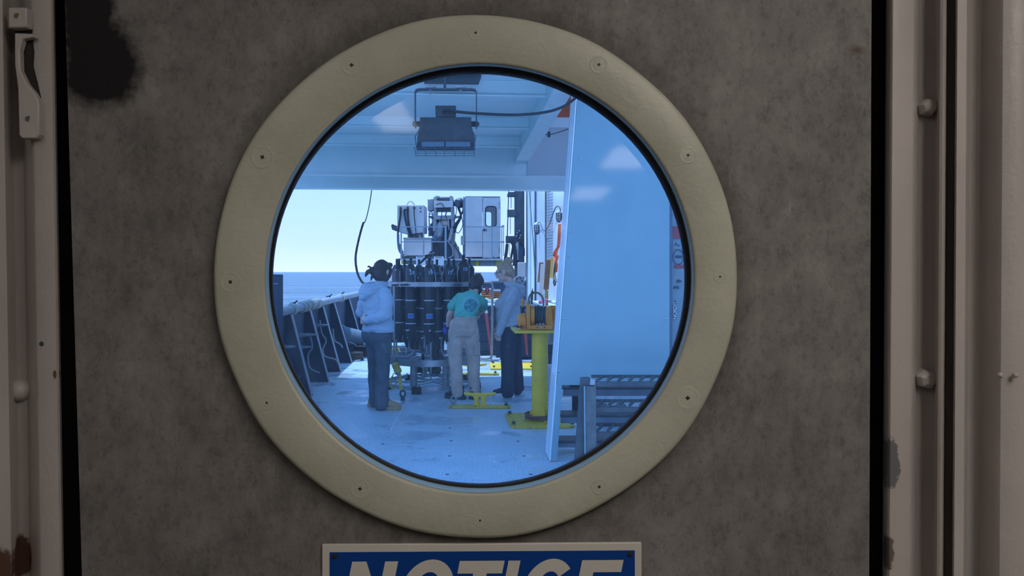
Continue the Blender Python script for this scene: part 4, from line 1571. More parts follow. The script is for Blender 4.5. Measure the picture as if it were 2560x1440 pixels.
b.build('housing', M_flood, fl, bevel=.005)
b = MB()
b.loft([[W(a, y, Yf - d0), W(c_, y, Yf - d0), W(c_, y, Yf + d1), W(a, y, Yf + d1)] for a, c_, y, d0, d1 in
        ((1043, 1187, 353.5, .14, .22), (1041, 1188, 374, .155, .22), (1044, 1184, 376, .15, .2))])
b.build('lens_frame', M_black, fl, bevel=.003)
b = MB().prism([W(1054, 355, Yf - .149), W(1110, 355, Yf - .149), W(1110, 367, Yf - .157), W(1054, 367, Yf - .157)], (0, .01, 0))
b.prism([W(1114, 355, Yf - .149), W(1176, 355, Yf - .149), W(1176, 367, Yf - .157), W(1114, 367, Yf - .157)], (0, .01, 0))
b.build('lens', M_lens, fl)
for s_, xa, xb in ((-1, 1033, 1050), (1, 1178, 1195)):
    b = MB().cone(W(xa, 310, Yf + .02), W(xb, 310, Yf + .02), 0.02, 0.02, 12)
    b.build('pivot', M_flood, fl)
    b = MB().cone(W(xa - 2 if s_ < 0 else xb - 1, 310, Yf + .02), W(xa + 1 if s_ < 0 else xb + 3, 310, Yf + .02), 0.010, 0.010, 6)
    b.build('pivot_bolt', M_dgrey, fl)
b = MB()
for y, xx in ((369.5, 1035.5), (378, 1037.5), (383, 1038.5), (389.5, 1040)):
    yd = Yf - .20 - (y - 369) * .0005
    b.cone(W(xx, y, yd), W(1187.5 - (y - 369) * .1, y, yd), .0022, .0022, 5)
for i, x in enumerate((1036, 1061.5, 1087, 1111, 1137, 1161, 1187)):
    b.cone(W(x, 368, Yf - .20), W(x + (4 if x < 1100 else 0) - (x > 1150) * 1, 391, Yf - .213), .0026, .0026, 5)
for x, s_ in ((1038, 1), (1189, -1)):
    b.tube([W(x + 10 * s_, 325, Yf - .1), W(x, 341, Yf - .16), W(x + 3 * s_, 368, Yf - .2)], .004, 5)
b.build('wire_guard', M_dgrey, fl)
pts = [W(1108, 279, Yf - .065), W(1118, 275, Yf - .085), W(1140, 279, Yf - .08), W(1200, 284, Yf - .06), W(1290, 287, Yf), W(1360, 281, Yf + .05), W(1405, 268, Yf + .1), W(1436, 247, Yf + .1), W(1470, 215, Yf + .1)]
tag(MB().tube(pts, 0.0105, 8, 6).build('floodlight_cable', M_hose), 'black cable sagging from the floodlight across to the pale panel', 'cable')
pts = [wp(1352, 336, -.4) if False else W(1352, 334, 9.3), W(1368, 337, 9.3), W(1385, 334, 9.3), W(1402, 329, 9.3), W(1425, 321, 9.3)]
t = thing('festoon_wire', 'thin wire with a dark clip strung under the raised deckhead bay', 'wire', W(1371, 332, 9.3))
MB().tube(pts, .006, 5, 3).build('wire', M_cable, t)
MB().pbox(1369, 329, 1376, 342, 9.27, .05).build('clip', M_black, t, bevel=.004)
MB().cone(W(1374, 312, 9.32), W(1374, 332, 9.3), .004, .004, 5).build('drop_wire', M_railp, t)

# tag line from the deckhead edge
pts = [S(-2.0, 10.95, 2.75)]
pts = [W(929, 476, 10.8), W(924, 510, 10.6), W(915, 548, 10.2)]
tl = thing('tag_line', 'dark twisted rope hanging from the deckhead edge over the sea', 'rope', W(929, 476, 10.8))
MB().tube(pts + [W(908, 560, 10.1)], 0.0075, 6, 5).build('thin_lead', M_cable, tl)
pts = [W(909, 556, 10.12), W(903, 575, 10.0), W(894, 612, 9.8), W(889, 645, 9.6), W(892, 676, 9.4), W(900, 697, 9.25), W(912, 709, 9.15), W(950, 716, 9.1), W(968, 711, 9.15)]
q = []
import itertools
big = MB()
sm = []
m_ = len(pts)
for i in range(m_ - 1):
    p0, p1, p2, p3 = pts[max(i - 1, 0)], pts[i], pts[i + 1], pts[min(i + 2, m_ - 1)]
    for j in range(14):
        t_ = j / 14
        sm.append(0.5 * ((2 * p1) + (p2 - p0) * t_ + (2 * p0 - 5 * p1 + 4 * p2 - p3) * t_ ** 2 + (3 * p1 - p0 - 3 * p2 + p3) * t_ ** 3))
for ph in (0, 2.1, 4.2):
    big.tube([p + Vector((math.cos(i * .8 + ph), math.sin(i * .8 + ph) * .8, 0.3 * math.sin(i * .8 + ph))) * 0.008 for i, p in enumerate(sm)], 0.0085, 5)
big.build('twisted_rope', M_rope, tl)

# ------------------------------------------------------------------ the water sampling rosette
Yo = 9.70
RX = (1083 - 1280) / F * Yo
ro = thing('water_sampling_rosette', 'round steel rosette frame holding dark numbered water bottles', 'sampler', (RX, Yo, 0))
RC = Vector((RX, Yo, 0))
RR = 0.62


def rpt(a, r, z):
    """a in degrees, 0 towards the door, positive to starboard."""
    return RC + Vector((r * math.sin(R(a)), -r * math.cos(R(a)), z))


MB().ring(RC + Vector((0, 0, 1.318)), RR, RR - 0.012, 0.058, 64).build('top_ring', M_steel, ro)
MB().ring(RC + Vector((0, 0, 0.335)), RR, RR - 0.014, 0.080, 64).build('middle_ring', M_steel, ro)
MB().ring(RC + Vector((0, 0, 0.040)), RR, RR - 0.014, 0.050, 64).build('bottom_ring', M_steel, ro)
for a in (-19, 19 + 0, 66, 114, 161, 199, 246, 294):
    if a == 19:
        a = 22
    P = rpt(a, RR - 0.055, 0)
    if a in (-19, 22, 161, 199):
        MB().cone(P + Vector((0, 0, 0.045)), P + Vector((0, 0, 0.337)), 0.044, 0.044, 18).build('leg_tube', M_galv, ro)
    if a not in (-19, 22):
        MB().cone(P + Vector((0, 0, 0.41)), P + Vector((0, 0, 1.32)), 0.012, 0.012, 10).build('upright_rod', M_steel, ro)
P = rpt(-44, RR + 0.01, 0)
MB().cone(P + Vector((0, 0, .40)), P + Vector((0, 0, 1.33)), 0.013, 0.013, 10).build('upright_rod', M_steel, ro)
for a in (-13, 68, 142, 218, 292):
    P = rpt(a, RR - 0.0, 0)
    b = MB().box(P + Vector((0, 0, 0.043)), (0.115, 0.07, 0.086))
    b.cone(P + Vector((-.03, 0, .085)), P + Vector((-.03, 0, .105)), .008, .008, 6).cone(P + Vector((.03, 0, .085)), P + Vector((.03, 0, .105)), .008, .008, 6)
    b.build('rubber_foot', M_rubber, ro, bevel=.006)
for i, (z, r_) in enumerate(((1.345, 0.02), (0.37, 0.02), (0.065, 0.014))):
    for a in (0, 60, 120):
        if z > 1:
            continue
        MB().cone(rpt(a + 30, RR - .01, z), rpt(a + 210, RR - .01, z), r_, r_, 8).build('cross_tube', M_steel, ro)
for x, y in ((988, 712), (1010, 711), (1144, 711)):
    P = W(x, y, 9.13)
    MB().cone(P + Vector((-.04, -.02, -.006)), P + Vector((.05, -.02, 0)), .011, .011, 8).build('clamp_pin', M_dgrey, ro)

# one bottle, its neck, bands, vent and handle; all others share its meshes
hb_ = 0.97
r_ = 0.066
bb0 = MB().lathe([(0.02, 0.0), (0.030, 0.0), (0.034, 0.04), (r_ * .82, 0.075), (r_, 0.11), (r_, hb_ - 0.055), (r_ * .97, hb_ - .048), (r_ * .60, hb_ - 0.004), (0.034, hb_), (0.0, hb_)], (0, 0, 0), (0, 0, 1), 24)
neck0 = MB().lathe([(0.017, hb_ - 0.005), (0.017, hb_ + 0.075), (0.014, hb_ + .078), (0.0, hb_ + .078)], (0, 0, 0), (0, 0, 1), 12)
band0 = MB().lathe([(r_, 0), (r_ + .0035, 0.001), (r_ + .0035, .012), (r_, .013)], (0, 0, 0), (0, 0, 1), 24)
vent0 = MB().ball((0, 0, 0), .012, 10)
tap0 = MB().cone((0, 0, 0), (0, -.03, 0), .011, .010, 10)
tap0.ball((0, -.035, 0), .012, 8)
lan0 = MB().tube([(r_ * .55, 0, hb_ - .02), (r_ + .012, -.02, hb_ - .12), (r_ + .016, -.02, hb_ - .22), (r_ + .012, -.01, hb_ - .30)], .0035, 5, 3)
pr = {}
for nm, mb_, m_ in (('bottle_tube', bb0, M_bottle), ('neck', neck0, M_black), ('band', band0, M_pwhite), ('vent_plug', vent0, M_pwhite), ('spigot', tap0, M_pwhite), ('lanyard', lan0, M_pwhite)):
    o = mb_.build(nm, m_, None, org=(0, 0, 0))
    pr[nm] = o
first = {k_: True for k_ in pr}


def sub(nm, parent, loc, rz=0.0, sc_=1.0):
    o = pr[nm]
    if not first[nm]:
        o = o.copy()
        COL.objects.link(o)
    first[nm] = False
    o.parent = parent
    o.location = loc
    o.rotation_euler = (0, 0, rz)
    o.scale = (sc_, sc_, 1)
    return o


rot90 = Matrix.Rotation(R(90), 4, 'X')
spec = []
for i in range(12):
    a = -60 + 30 * i
    spec.append((a, 0.475, 0.625, 1.0, {0: '23', 1: '21', 2: '19', 3: '17', 4: '15'}.get(i)))
for i in range(12):
    a = -45 + 30 * i
    spec.append((a, 0.335, 0.520, 0.95, {2: '18', 1: '20'}.get(i)))
for a, rad, z, s_, num in spec:
    if num == '15':
        z += 0.045
        s_ = 1.22
    P = rpt(a, rad, z)
    o = sub('bottle_tube', ro, P - RC, R(a), s_)
    OFF[o.name] = P.copy()
    sub('neck', o, (0, 0, 0))
    for zz in (0.225, 0.515):
        sub('band', o, (0, 0, zz))
    sub('vent_plug', o, (0.03, -r_ * .80, hb_ - .07))
    sub('spigot', o, (0.02, -r_, .15))
    sub('lanyard', o, (0, 0, 0), PI if num in ('17', '15') else 0)
    if num in ('21', '19', '17', '15'):
        b = MB()
        text_into(b, num, 0.062, Matrix.Translation((0.0, -r_ - .0015, hb_ - 0.105)) @ rot90, .0015)
        ob = b.build('number', M_num, None, org=(0, 0, 0), smooth=0)
        ob.parent = o
        ob.rotation_euler = (0, 0, -R(a) + R(20))
        ob.scale = (1 / s_, 1, 1)
    if num in ('21', '19'):
        b = MB()
        n = 8
        for q_, (rr, z0, z1, mm) in enumerate(((r_ + .0012, .30, .355, M_pwhite), (r_ + .002, .305, .35, M_lab))):
            b = MB()
            b.loft([[Vector((ra * math.sin(t), -ra * math.cos(t), zz)) for zz in (z0, z1) for ra in ((rr,) if zz == z0 else (rr,))] +
                    [Vector(((rr - .001) * math.sin(t), -(rr - .001) * math.cos(t), zz)) for zz in (z1, z0)]
                    for t in [(-0.62 + q_ * .03) + (1.24 - q_ * .06) * i / n for i in range(n + 1)]])
            ob = b.build('label_border' if q_ == 0 else 'label', mm, None, org=(0, 0, 0), smooth=0)
            ob.parent = o
            ob.rotation_euler = (0, 0, -R(a) + R(10))
# frame head and sensors
b = MB().cone(RC + Vector((0, 0, .37)), RC + Vector((0, 0, 1.5)), 0.05, 0.05, 16)
b.build('centre_post', M_dgrey, ro)
b = MB().lathe([(0.0, 1.42), (0.16, 1.42), (0.17, 1.46), (0.10, 1.52), (0.06, 1.60), (0, 1.60)], RC, (0, 0, 1), 24)
b.build('release_carousel', M_dgrey, ro)
for a in (0, 60, 120, 180, 240, 300):
    MB().cone(rpt(a + 15, 0.10, 1.44), rpt(a + 15, RR - .01, 1.35), .010, .010, 8).build('spoke', M_steel, ro)
for px, py0, py1, Y, rr, m_, nm in ((1090, 838, 903, 9.45, .042, M_black, 'sensor_housing'), (1103, 842, 895, 9.4, .036, M_black, 'sensor_housing'), (1066, 862, 900, 9.35, .014, M_steel, 'sensor_tube'),
                                    (1077, 850, 944, 9.3, .016, M_steel, 'sensor_tube'), (1058, 872, 900, 9.3, .018, M_black, 'sensor_housing'), (1016, 845, 884, 9.6, .012, M_pwhite, 'sensor_tube'),
                                    (1038, 850, 875, 9.35, .04, M_black, 'sensor_housing'), (1088, 917, 935, 9.4, .07, M_black, 'altimeter'), (1057, 917, 945, 9.5, .016, M_steel, 'sensor_tube'),
                                    (1047, 918, 932, 9.5, .05, M_black, 'sensor_housing')):
    a_, c_ = W(px, py0, Y), W(px, py1, Y)
    MB().lathe([(rr * .6, 0), (rr, .01), (rr, (a_.z - c_.z) - .01), (rr * .6, a_.z - c_.z)], c_, (0, 0, 1), 14).build(nm, m_, ro)
for pts, rr in (([(968, 893), (1000, 893), (1020, 891), (1032, 884), (1036, 874)], .020), ([(1030, 901), (1046, 898), (1056, 888), (1060, 874), (1062, 850), (1060, 838)], .013),
                ([(1105, 842), (1103, 860), (1105, 878), (1112, 893), (1122, 898)], .010), ([(1024, 853), (1022, 866), (1028, 876), (1034, 878)], .009)):
    MB().tube([W(x, y, 9.32) for x, y in pts], rr, 8, 5).build('pump_hose', M_railp, ro)
for pts in ([(1072, 918), (1074, 932), (1082, 940), (1096, 937), (1102, 925), (1101, 918)], [(1088, 905), (1096, 899), (1108, 897), (1118, 893)]):
    MB().tube([W(x, y, 9.28) for x, y in pts], .006, 6, 5).build('sensor_cable', M_hose, ro)
for p_, q_ in (((1040, 946), (1082, 940)), ((1082, 939), (1120, 945)), ((1040, 947), (1084, 950)), ((1084, 950), (1120, 945)), ((1077, 940), (1077, 952))):
    MB().cone(W(*p_, 9.35), W(*q_, 9.35), .008, .008, 6).build('guard_bar', M_steel, ro)

# tie-down between the rosette and its deck eye
tdn = thing('tie_down_strap', 'yellow ratchet tie-down with a roller between the rosette and a deck eye', 'strap', W(1007, 985, 8.75))
b = MB().lathe([(.020, 0), (.043, .01), (.047, .05), (.040, .07), (.047, .09), (.043, .13), (.020, .14)], W(997, 934, 8.95), (-.35, 0, .94), 14)
b.build('webbing_roll', M_web, tdn)
b = MB().prism([W(986, 934, 8.9), W(999, 944, 8.9), W(1002, 940, 8.9), W(996, 930, 8.9)], (0, .05, 0))
b.tube([W(980, 951, 8.88), W(983, 935, 8.88), W(993, 928, 8.88), W(997, 943, 8.88)], .007, 6, closed=True)
b.build('ratchet', M_steel, tdn)
b = MB().prism([W(992, 935, 8.92), W(1002, 933, 8.92), W(1007, 975, 8.76), W(1000, 978, 8.76)], (0, .012, 0))
b.build('webbing', M_web, tdn)
b = MB().tube([W(981, 940, 8.93), W(977, 955, 8.93), W(979, 968, 8.93), W(985, 972, 8.93), W(990, 965, 8.93), W(989, 950, 8.93)], .012, 6, 4, flat=.4)
b.build('webbing_tail', M_web, tdn)
ey = G(1007, 1001)
b = MB().cone((ey.x, ey.y, 0), (ey.x, ey.y, .045), .025, .022, 10)
b.tube([Vector((ey.x + .030 * math.cos(a), ey.y, .078 + .036 * math.sin(a))) for a in [2 * PI * i / 20 for i in range(20)]], .011, 8, closed=True)
tag(b.build('deck_eye', M_dsteel), 'dark steel eye standing on the deck at the end of the yellow tie-down', 'eye bolt')

# ------------------------------------------------------------------ deck crane on its platform, far aft
Yk = 23.0
kk = Yk / F
pl = thing('crane_platform', 'cantilevered grey and yellow crane platform with railings', 'platform', W(1110, 900, Yk + 1))
b = MB().pbox(1003, 647, 1256, 651, Yk - .3, 2.6)
b.build('deck_plate', M_cream, pl)
b = MB().pbox(1166, 652, 1256, 664, Yk, 2.2)
b.pbox(1003, 652, 1166, 660, Yk + .1, 2.0)
b.build('underframe', M_crane, pl)
for x0_, x1_, y1_ in ((1190, 1197, 665), (1240, 1256, 663), (1003, 1010, 659)):
    MB().pbox(x0_, 647.5, x1_, y1_, Yk - .04, .2).build('yellow_bracket', M_yellow, pl)
a_ = W(1112, 655, Yk + .8)
MB().cone((a_.x, Yk + 1, 0), (a_.x, Yk + 1, a_.z), .55, .55, 24).build('pedestal', M_cream, pl)
for x, y0_, y1_, w_ in ((1003, 567, 650, 1.6), (1059, 567, 650, 1.6), (1114, 567, 650, 2.4), (1230, 567, 647, 1.5), (1254.5, 567, 647, 1.3), (1259, 568, 640, 1.0), (1163.5, 567, 647, .8)):
    c_ = W(x, y0_, Yk - .25)
    MB().box((c_.x, Yk - .25, (c_.z + W(0, y1_, Yk - .25).z) / 2), (2 * w_ * kk, .05, c_.z - W(0, y1_, Yk - .25).z)).build('rail_post', M_rgrey, pl)
for x0_, x1_, y in ((1001, 1117, 567), (1001, 1117, 604.5), (1163, 1260, 567), (1163, 1260, 605)):
    MB().pbox(x0_, y - 1.3, x1_, y + 1.3, Yk - .27, .04).build('rail_bar', M_rgrey, pl)
for y in (565, 605):
    MB().cone(W(1259, y, Yk - .25), W(1256, y, Yk + 2), .03, .03, 6).build('rail_bar', M_rgrey, pl)

# generator cabinet and tank
cbn = thing('hydraulic_cabinet', 'tall grey hydraulic cabinet with a lifting lug and black hoses', 'cabinet', W(1026, 646, Yk + .6))
b = MB().pprism([(993, 513), (1060, 513), (1060, 581), (1022, 586), (993, 579)], Yk + .35, .9)
b.build('body', M_cream, cbn, bevel=.01)
b = MB().tube([W(1017, 513, Yk + .8), W(1021, 506, Yk + .8), W(1026, 503.5, Yk + .8), W(1031, 506, Yk + .8), W(1036, 513, Yk + .8)], .03, 8, 4)
b.build('lifting_lug', M_cream, cbn)
MB().pbox(1019, 581, 1046, 594, Yk + .5, .6).build('neck', M_crane, cbn)
MB().pprism([(977.5, 563), (981, 560), (993, 565), (993, 579), (980, 574)], Yk + .5, .3).build('flap', M_dgrey, cbn, bevel=.01)
for pts in ([(1001, 523), (1001, 540), (997, 565), (994.5, 585)], [(1018, 524), (1011, 526), (1013, 545), (1019, 570), (1027, 594)], [(1019, 524), (1020, 545), (1024, 570), (1031, 594)], [(1035, 518), (1036, 545), (1039, 570), (1041, 594)]):
    MB().tube([W(x, y, Yk + .28) for x, y in pts], .03 if pts[0][0] != 1035 else .014, 8, 4).build('hose', M_hose, cbn)
for x, y0_, y1_ in ((1001, 517, 533), (1019, 516, 533), (1035, 516, 522)):
    MB().pbox(x - 2.5, y0_, x + 2.5, y1_, Yk + .26, .12).build('coupling', M_chain, cbn, bevel=.01)
for y in (520, 529):
    MB().cone(W(1051.5, y, Yk + .33), W(1051.5, y, Yk + .36), .022, .022, 10).build('knob', M_black, cbn)
b = MB().tube([W(1041, 594, Yk + .4), W(1045, 572, Yk + .4), W(1050, 578, Yk + .4), W(1055, 580, Yk + .4), W(1056, 594, Yk + .4)], .05, 8, 3)
b.build('pump_pipe', M_dgrey, cbn)
tk = thing('hydraulic_tank', 'grey rectangular oil tank below the hydraulic cabinet', 'tank', W(1043, 647, Yk + .5))
MB().pbox(1009, 597, 1078, 639, Yk + .25, 1.0).build('body', M_cream, tk, bevel=.01)
MB().pbox(1008, 594, 1079, 597.5, Yk + .22, 1.06).build('lid', M_crane, tk)
MB().pbox(1004, 640, 1076, 647, Yk + .3, .9).build('skid', M_dgrey, tk)
b = MB().tube([W(995, 585, Yk + .1), W(996, 610, Yk + .1), W(1000, 628, Yk + .1), W(1010, 640, Yk + .1)], .04, 8, 4)
b.tube([W(1001, 610, Yk + .1), W(1004, 625, Yk + .1), W(1008, 632, Yk + .1)], .03, 8, 3)
b.build('feed_hose', M_pipegrey, tk)

# crane king post
kp = thing('deck_crane', 'grimy grey crane head with a winch drum between the two cabins', 'crane', W(1110, 646, Yk + .8))
Yh = Yk + .5


def part(name, pix, dy, dep, m, **kw):
    return MB().pprism(pix, Yh + dy, dep).build(name, m, kp, bevel=.008, **kw)


part('upright', [(1084, 491), (1088, 493), (1090, 488), (1091, 502), (1091, 560), (1087, 578), (1082, 578), (1082, 540), (1084, 525)], 0, .5, M_crane)
part('upright', [(1124, 489), (1131, 490), (1133, 505), (1133, 520), (1134, 545), (1136, 562), (1134, 578), (1128, 578), (1127, 530), (1124, 500)], 0, .5, M_crane)
MB().cone(W(1090, 498, Yh + .3), W(1125, 498, Yh + .3), .075 * 1.0, .075, 18).build('drum', M_dgrey, kp)
MB().lathe([(.02, -.05), (.12, -.05), (.12, .05), (.02, .05)], W(1094.5, 499, Yh + .3), (1, 0, 0), 18).build('drum_flange', M_dgrey, kp)
part('drum_housing', [(1084, 502), (1132, 503), (1132.5, 518), (1085, 519)], -.05, .6, M_cream)
part('drum_underside', [(1089, 520), (1130, 520), (1127, 528), (1090, 528)], .1, .4, M_dgrey)
part('motor', [(1069, 497), (1071, 499), (1083, 497), (1083, 524), (1076, 527), (1069.5, 527)], .05, .45, M_crane)
MB().lathe([(.05, 0), (.09, .02), (.09, .1), (.15, .12), (.17, .26), (.10, .32), (.04, .33)], W(1133, 509, Yh + .2), (1, 0, 0.1), 16).build('motor', M_dgrey, kp)
part('motor_bracket', [(1137, 499), (1142, 498.5), (1151, 504), (1150, 514), (1147, 522), (1144, 518), (1138, 516)], .0, .2, M_dgrey)
part('cross_beam', [(1083, 539), (1136, 538), (1136, 548), (1084, 549)], -.03, .4, M_crane)
part('bracket_wing', [(1069, 541), (1074, 539.5), (1083, 540), (1085, 549), (1078, 546)], .0, .3, M_dgrey)
part('bracket_wing', [(1133, 537), (1138, 536), (1139, 539.5), (1149, 540), (1146, 542.5), (1135, 546)], .0, .3, M_crane)
part('inner_post', [(1099, 548), (1102, 548), (1103, 572), (1100, 572)], .0, .2, M_crane)
part('inner_post', [(1119, 548), (1122.5, 548), (1124, 575), (1121, 575)], .0, .2, M_crane)
MB().lathe([(.02, -.16), (.10, -.16), (.12, -.1), (.12, .1), (.10, .16), (.02, .16)], W(1111, 557, Yh + .2), (1, 0, 0), 18).build('slewing_motor', M_cream, kp)
part('back_plate', [(1088, 548), (1131, 548), (1133, 600), (1088, 600)], .35, .1, M_dgrey)
part('column_leg', [(1131, 560), (1136, 575), (1134, 600), (1140, 622), (1150, 634), (1155, 647), (1136, 647), (1128, 610), (1126, 590)], .05, .6, M_crane)
part('column_leg', [(1086, 578), (1093, 555), (1096, 575), (1101, 600), (1092, 604), (1085, 590)], .02, .3, M_crane)
part('lower_casing', [(1078, 604), (1088, 592), (1132, 596), (1140, 612), (1152, 646), (1080, 647)], .25, .7, M_dgrey)
part('gusset', [(1136, 616), (1146, 616), (1148, 628), (1154, 636), (1158, 648), (1138, 648)], -.02, .2, M_crane)
part('operator_hood', [(1070, 570), (1080, 556), (1087, 549), (1087, 590), (1079, 592), (1079, 577), (1070, 577)], .4, .5, M_pipegrey)
part('hood_window', [(1071, 578), (1079, 578), (1079, 590), (1071, 591)], .38, .04, M_lens)
MB().lathe([(.04, 0), (.06, .02), (.06, .42), (.03, .44), (.03, .62)], W(1124, 603, Yh - .05), (.22, 0, 1), 14).build('hydraulic_ram', M_crane, kp)
MB().lathe([(.05, 0), (.09, .1), (.11, .3), (.07, .5), (.02, .56)], W(1098, 597, Yh), (.06, 0, 1), 14).build('accumulator', M_crane, kp)
MB().cone(W(1085, 604, Yh - .1), W(1108, 588, Yh - .1), .03, .03, 8).build('link_arm', M_dgrey, kp)
part('valve_block', [(1081, 590), (1090, 588), (1094, 598), (1086, 606), (1080, 604)], -.06, .2, M_pipegrey)
for pts, rr, m_ in (([(1147, 520), (1150, 530), (1152, 537), (1148, 548), (1138, 562), (1134, 572)], .035, M_hose), ([(1145, 518), (1149, 528), (1152, 536), (1150, 548), (1141, 565), (1136, 582)], .035, M_hose),
                    ([(1151, 503), (1157, 508), (1158, 525), (1153, 536)], .03, M_hose), ([(1153, 537), (1157, 560), (1152, 575), (1144, 583), (1137, 574)], .012, M_hose),
                    ([(1140, 518), (1141, 527), (1138, 545)], .012, M_hose), ([(1105, 519), (1104, 540), (1100, 556)], .012, M_hose), ([(1090, 512), (1103, 508), (1110, 518)], .014, M_chain),
                    ([(1116, 545), (1114, 538), (1117, 528)], .02, M_dgrey), ([(1092, 606), (1096, 618), (1100, 640)], .025, M_hose), ([(1118, 600), (1130, 618), (1132, 638), (1120, 646)], .022, M_railp),
                    ([(1108, 604), (1112, 620), (1106, 636)], .02, M_hose), ([(1134, 612), (1146, 630), (1150, 645)], .02, M_dgrey)):
    MB().tube([W(x, y, Yh - .08) for x, y in pts], rr, 7, 4).build('hydraulic_hose', m_, kp)
for x0_ in (1073, 1081):
    MB().cone(W(x0_, 531, Yh + 1.2), W(x0_, 570, Yh + 1.2), .02, .02, 6).build('ladder_stile', M_pipegrey, kp)
for y in (531, 535, 560):
    MB().cone(W(1073, y, Yh + 1.2), W(1081, y, Yh + 1.2), .014, .014, 6).build('ladder_rung', M_pipegrey, kp)
for x in (1096, 1122):
    o = None
for i, (x0_, x1_, lab) in enumerate(((1040, 1062, 'white junction box behind the black bottle necks, nearer the bulwark'), (1084, 1108, 'white junction box behind the black bottle necks, nearer the cabin'))):
    t = thing('junction_box', lab, 'box', W((x0_ + x1_) / 2, 667, 13.2), 'junction boxes above the rosette')
    MB().pbox(x0_, 642, x1_, 664, 13.2, .12).build('case', M_pwhite, t, bevel=.006)
    MB().pbox(x0_ + 3, 640, x1_ - 3, 643, 13.18, .16).build('lid', M_crane, t)
    c_ = W((x0_ + x1_) / 2, 664, 13.26)
    MB().cone((c_.x, 13.26, 0.9), c_, .03, .03, 8).build('stand', M_dgrey, t)
ar = thing('folding_arm', 'black jointed arm rising above the bottles of the rosette', 'arm', W(1058, 668, 11.2))
MB().prism([W(1044, 660, 11.2), W(1046, 664, 11.2), W(1081, 632, 11.2), W(1078, 627, 11.2)], (0, .08, 0)).build('lower_strut', M_navy, ar)
MB().prism([W(1067, 668, 11.25), W(1073, 668, 11.25), W(1084, 629, 11.25), W(1077, 628, 11.25)], (0, .08, 0)).build('upper_strut', M_pipegrey, ar)
MB().cone(W(1063, 639, 11.2), W(1086, 634, 11.2), .018, .016, 10).build('pivot_shaft', M_black, ar)
b = MB().cone((W(1070, 0, 11.25).x, 11.28, 0.9), W(1070, 664, 11.28), .03, .03, 10)
b.build('stand', M_black, ar)
b = MB().bb((W(1040, 0, 11.1).x, 11.15, 0), (W(1098, 0, 11.1).x, 11.5, .92))
b.build('base_cabinet', M_dgrey, ar, bevel=.01)

# crane operator cab
cb = thing('crane_cab', 'pale boxy crane cab with a round-cornered window in its door', 'cab', W(1206, 647, Yk + .7))
Ya, Yb = Yk + .05, Yk + 1.35


def rrect(x0_, y0_, x1_, y1_, r, n=5):
    q = []
    for cx, cy, a0 in ((x1_ - r, y0_ + r, 270), (x1_ - r, y1_ - r, 0), (x0_ + r, y1_ - r, 90), (x0_ + r, y0_ + r, 180)):
        for i in range(n + 1):
            a = R(a0 + 90 * i / n)
            q.append((cx + r * math.cos(a), cy + r * math.sin(a)))
    return q


def holed(x0_, y0_, x1_, y1_, hole, Y, dep):
    """A plate with a hole, in pixels at depth Y."""
    n = len(hole)
    hx = sum(p[0] for p in hole) / n
    hy = sum(p[1] for p in hole) / n
    outer = []
    for x, y in hole:
        dx, dy = x - hx, y - hy
        k_ = min([((x1_ - hx) / dx) if dx > 1e-6 else 9e9, ((x0_ - hx) / dx) if dx < -1e-6 else 9e9, ((y1_ - hy) / dy) if dy > 1e-6 else 9e9, ((y0_ - hy) / dy) if dy < -1e-6 else 9e9])
        outer.append((hx + dx * k_, hy + dy * k_))
    # snap the nearest outer point to each corner
    for cx, cy in ((x0_, y0_), (x1_, y0_), (x1_, y1_), (x0_, y1_)):
        i = min(range(n), key=lambda j: (outer[j][0] - cx) ** 2 + (outer[j][1] - cy) ** 2)
        outer[i] = (cx, cy)
    mb = MB()
    rings = []
    for yy_ in (Y, Y + dep):
        rings.append(([W(*p, Y) + Vector((0, yy_ - Y, 0)) for p in outer], [W(*p, Y) + Vector((0, yy_ - Y, 0)) for p in hole]))
    for i in range(n):
        j = (i + 1) % n
        q = [mb.bm.verts.new(p) for p in (rings[0][0][i], rings[0][0][j], rings[0][1][j], rings[0][1][i], rings[1][0][i], rings[1][0][j], rings[1][1][j], rings[1][1][i])]
        mb.face((q[0], q[1], q[2], q[3]))
        mb.face((q[5], q[4], q[7], q[6]))
        mb.face((q[3], q[2], q[6], q[7]))
        mb.face((q[1], q[0], q[4], q[5]))
    bmesh.ops.remove_doubles(mb.bm, verts=mb.bm.verts, dist=1e-5)
    return mb


MB().pbox(1164, 492.5, 1206, 645, Ya, .05).build('front_panel', M_cream, cb)
wh = rrect(1215, 517, 1239.5, 565, 6)
d_ = holed(1207, 494, 1250, 645, wh, Ya, .05).build('door', M_cream, cb, smooth=0)
q = rrect(1214, 516, 1240.5, 566, 7)
b = MB().tube([W(x, y, Ya - .01) for x, y in q], .016, 6, closed=True)
b.build('window_rubber', M_black, d_)
b = MB().prism([W(x, y, Ya + .02) for x, y in wh], (0, .006, 0))
b.build('window_glass', M_cabglass, d_)
b = MB().pbox(1208.5, 571.5, 1212, 578, Ya - .03, .04)
b.cone(W(1211, 575, Ya - .03), W(1217, 575, Ya - .06), .02, .015, 8)
b.build('door_handle', M_dgrey, d_)
for y in (505, 515, 618, 626):
    MB().pbox(1247.5, y, 1249.8, y + 7, Ya - .02, .04).build('hinge', M_crane, d_)
b = MB().pprism([(1164, 492.5), (1250, 493), (1250, 491), (1164, 490.5)], Ya, 1.35)
b.build('roof', M_crane, cb)
a_, c_ = W(1164, 0, Ya).x, W(1250, 0, Ya).x
zt_, zb_ = W(0, 492, Ya).z, W(0, 645, Ya).z
b = MB().prism([(a_, Ya, zb_), (a_ - .09, Ya + .25, zb_), (a_ - .09, Ya + .25, zt_ - .06), (a_, Ya, zt_)], (-.01, .01, 0))
b.prism([(a_ - .09, Ya + .25, zb_), (a_ - .09, Yb, zb_), (a_ - .09, Yb, zt_), (a_ - .09, Ya + .25, zt_ - .06)], (-.01, 0, 0))
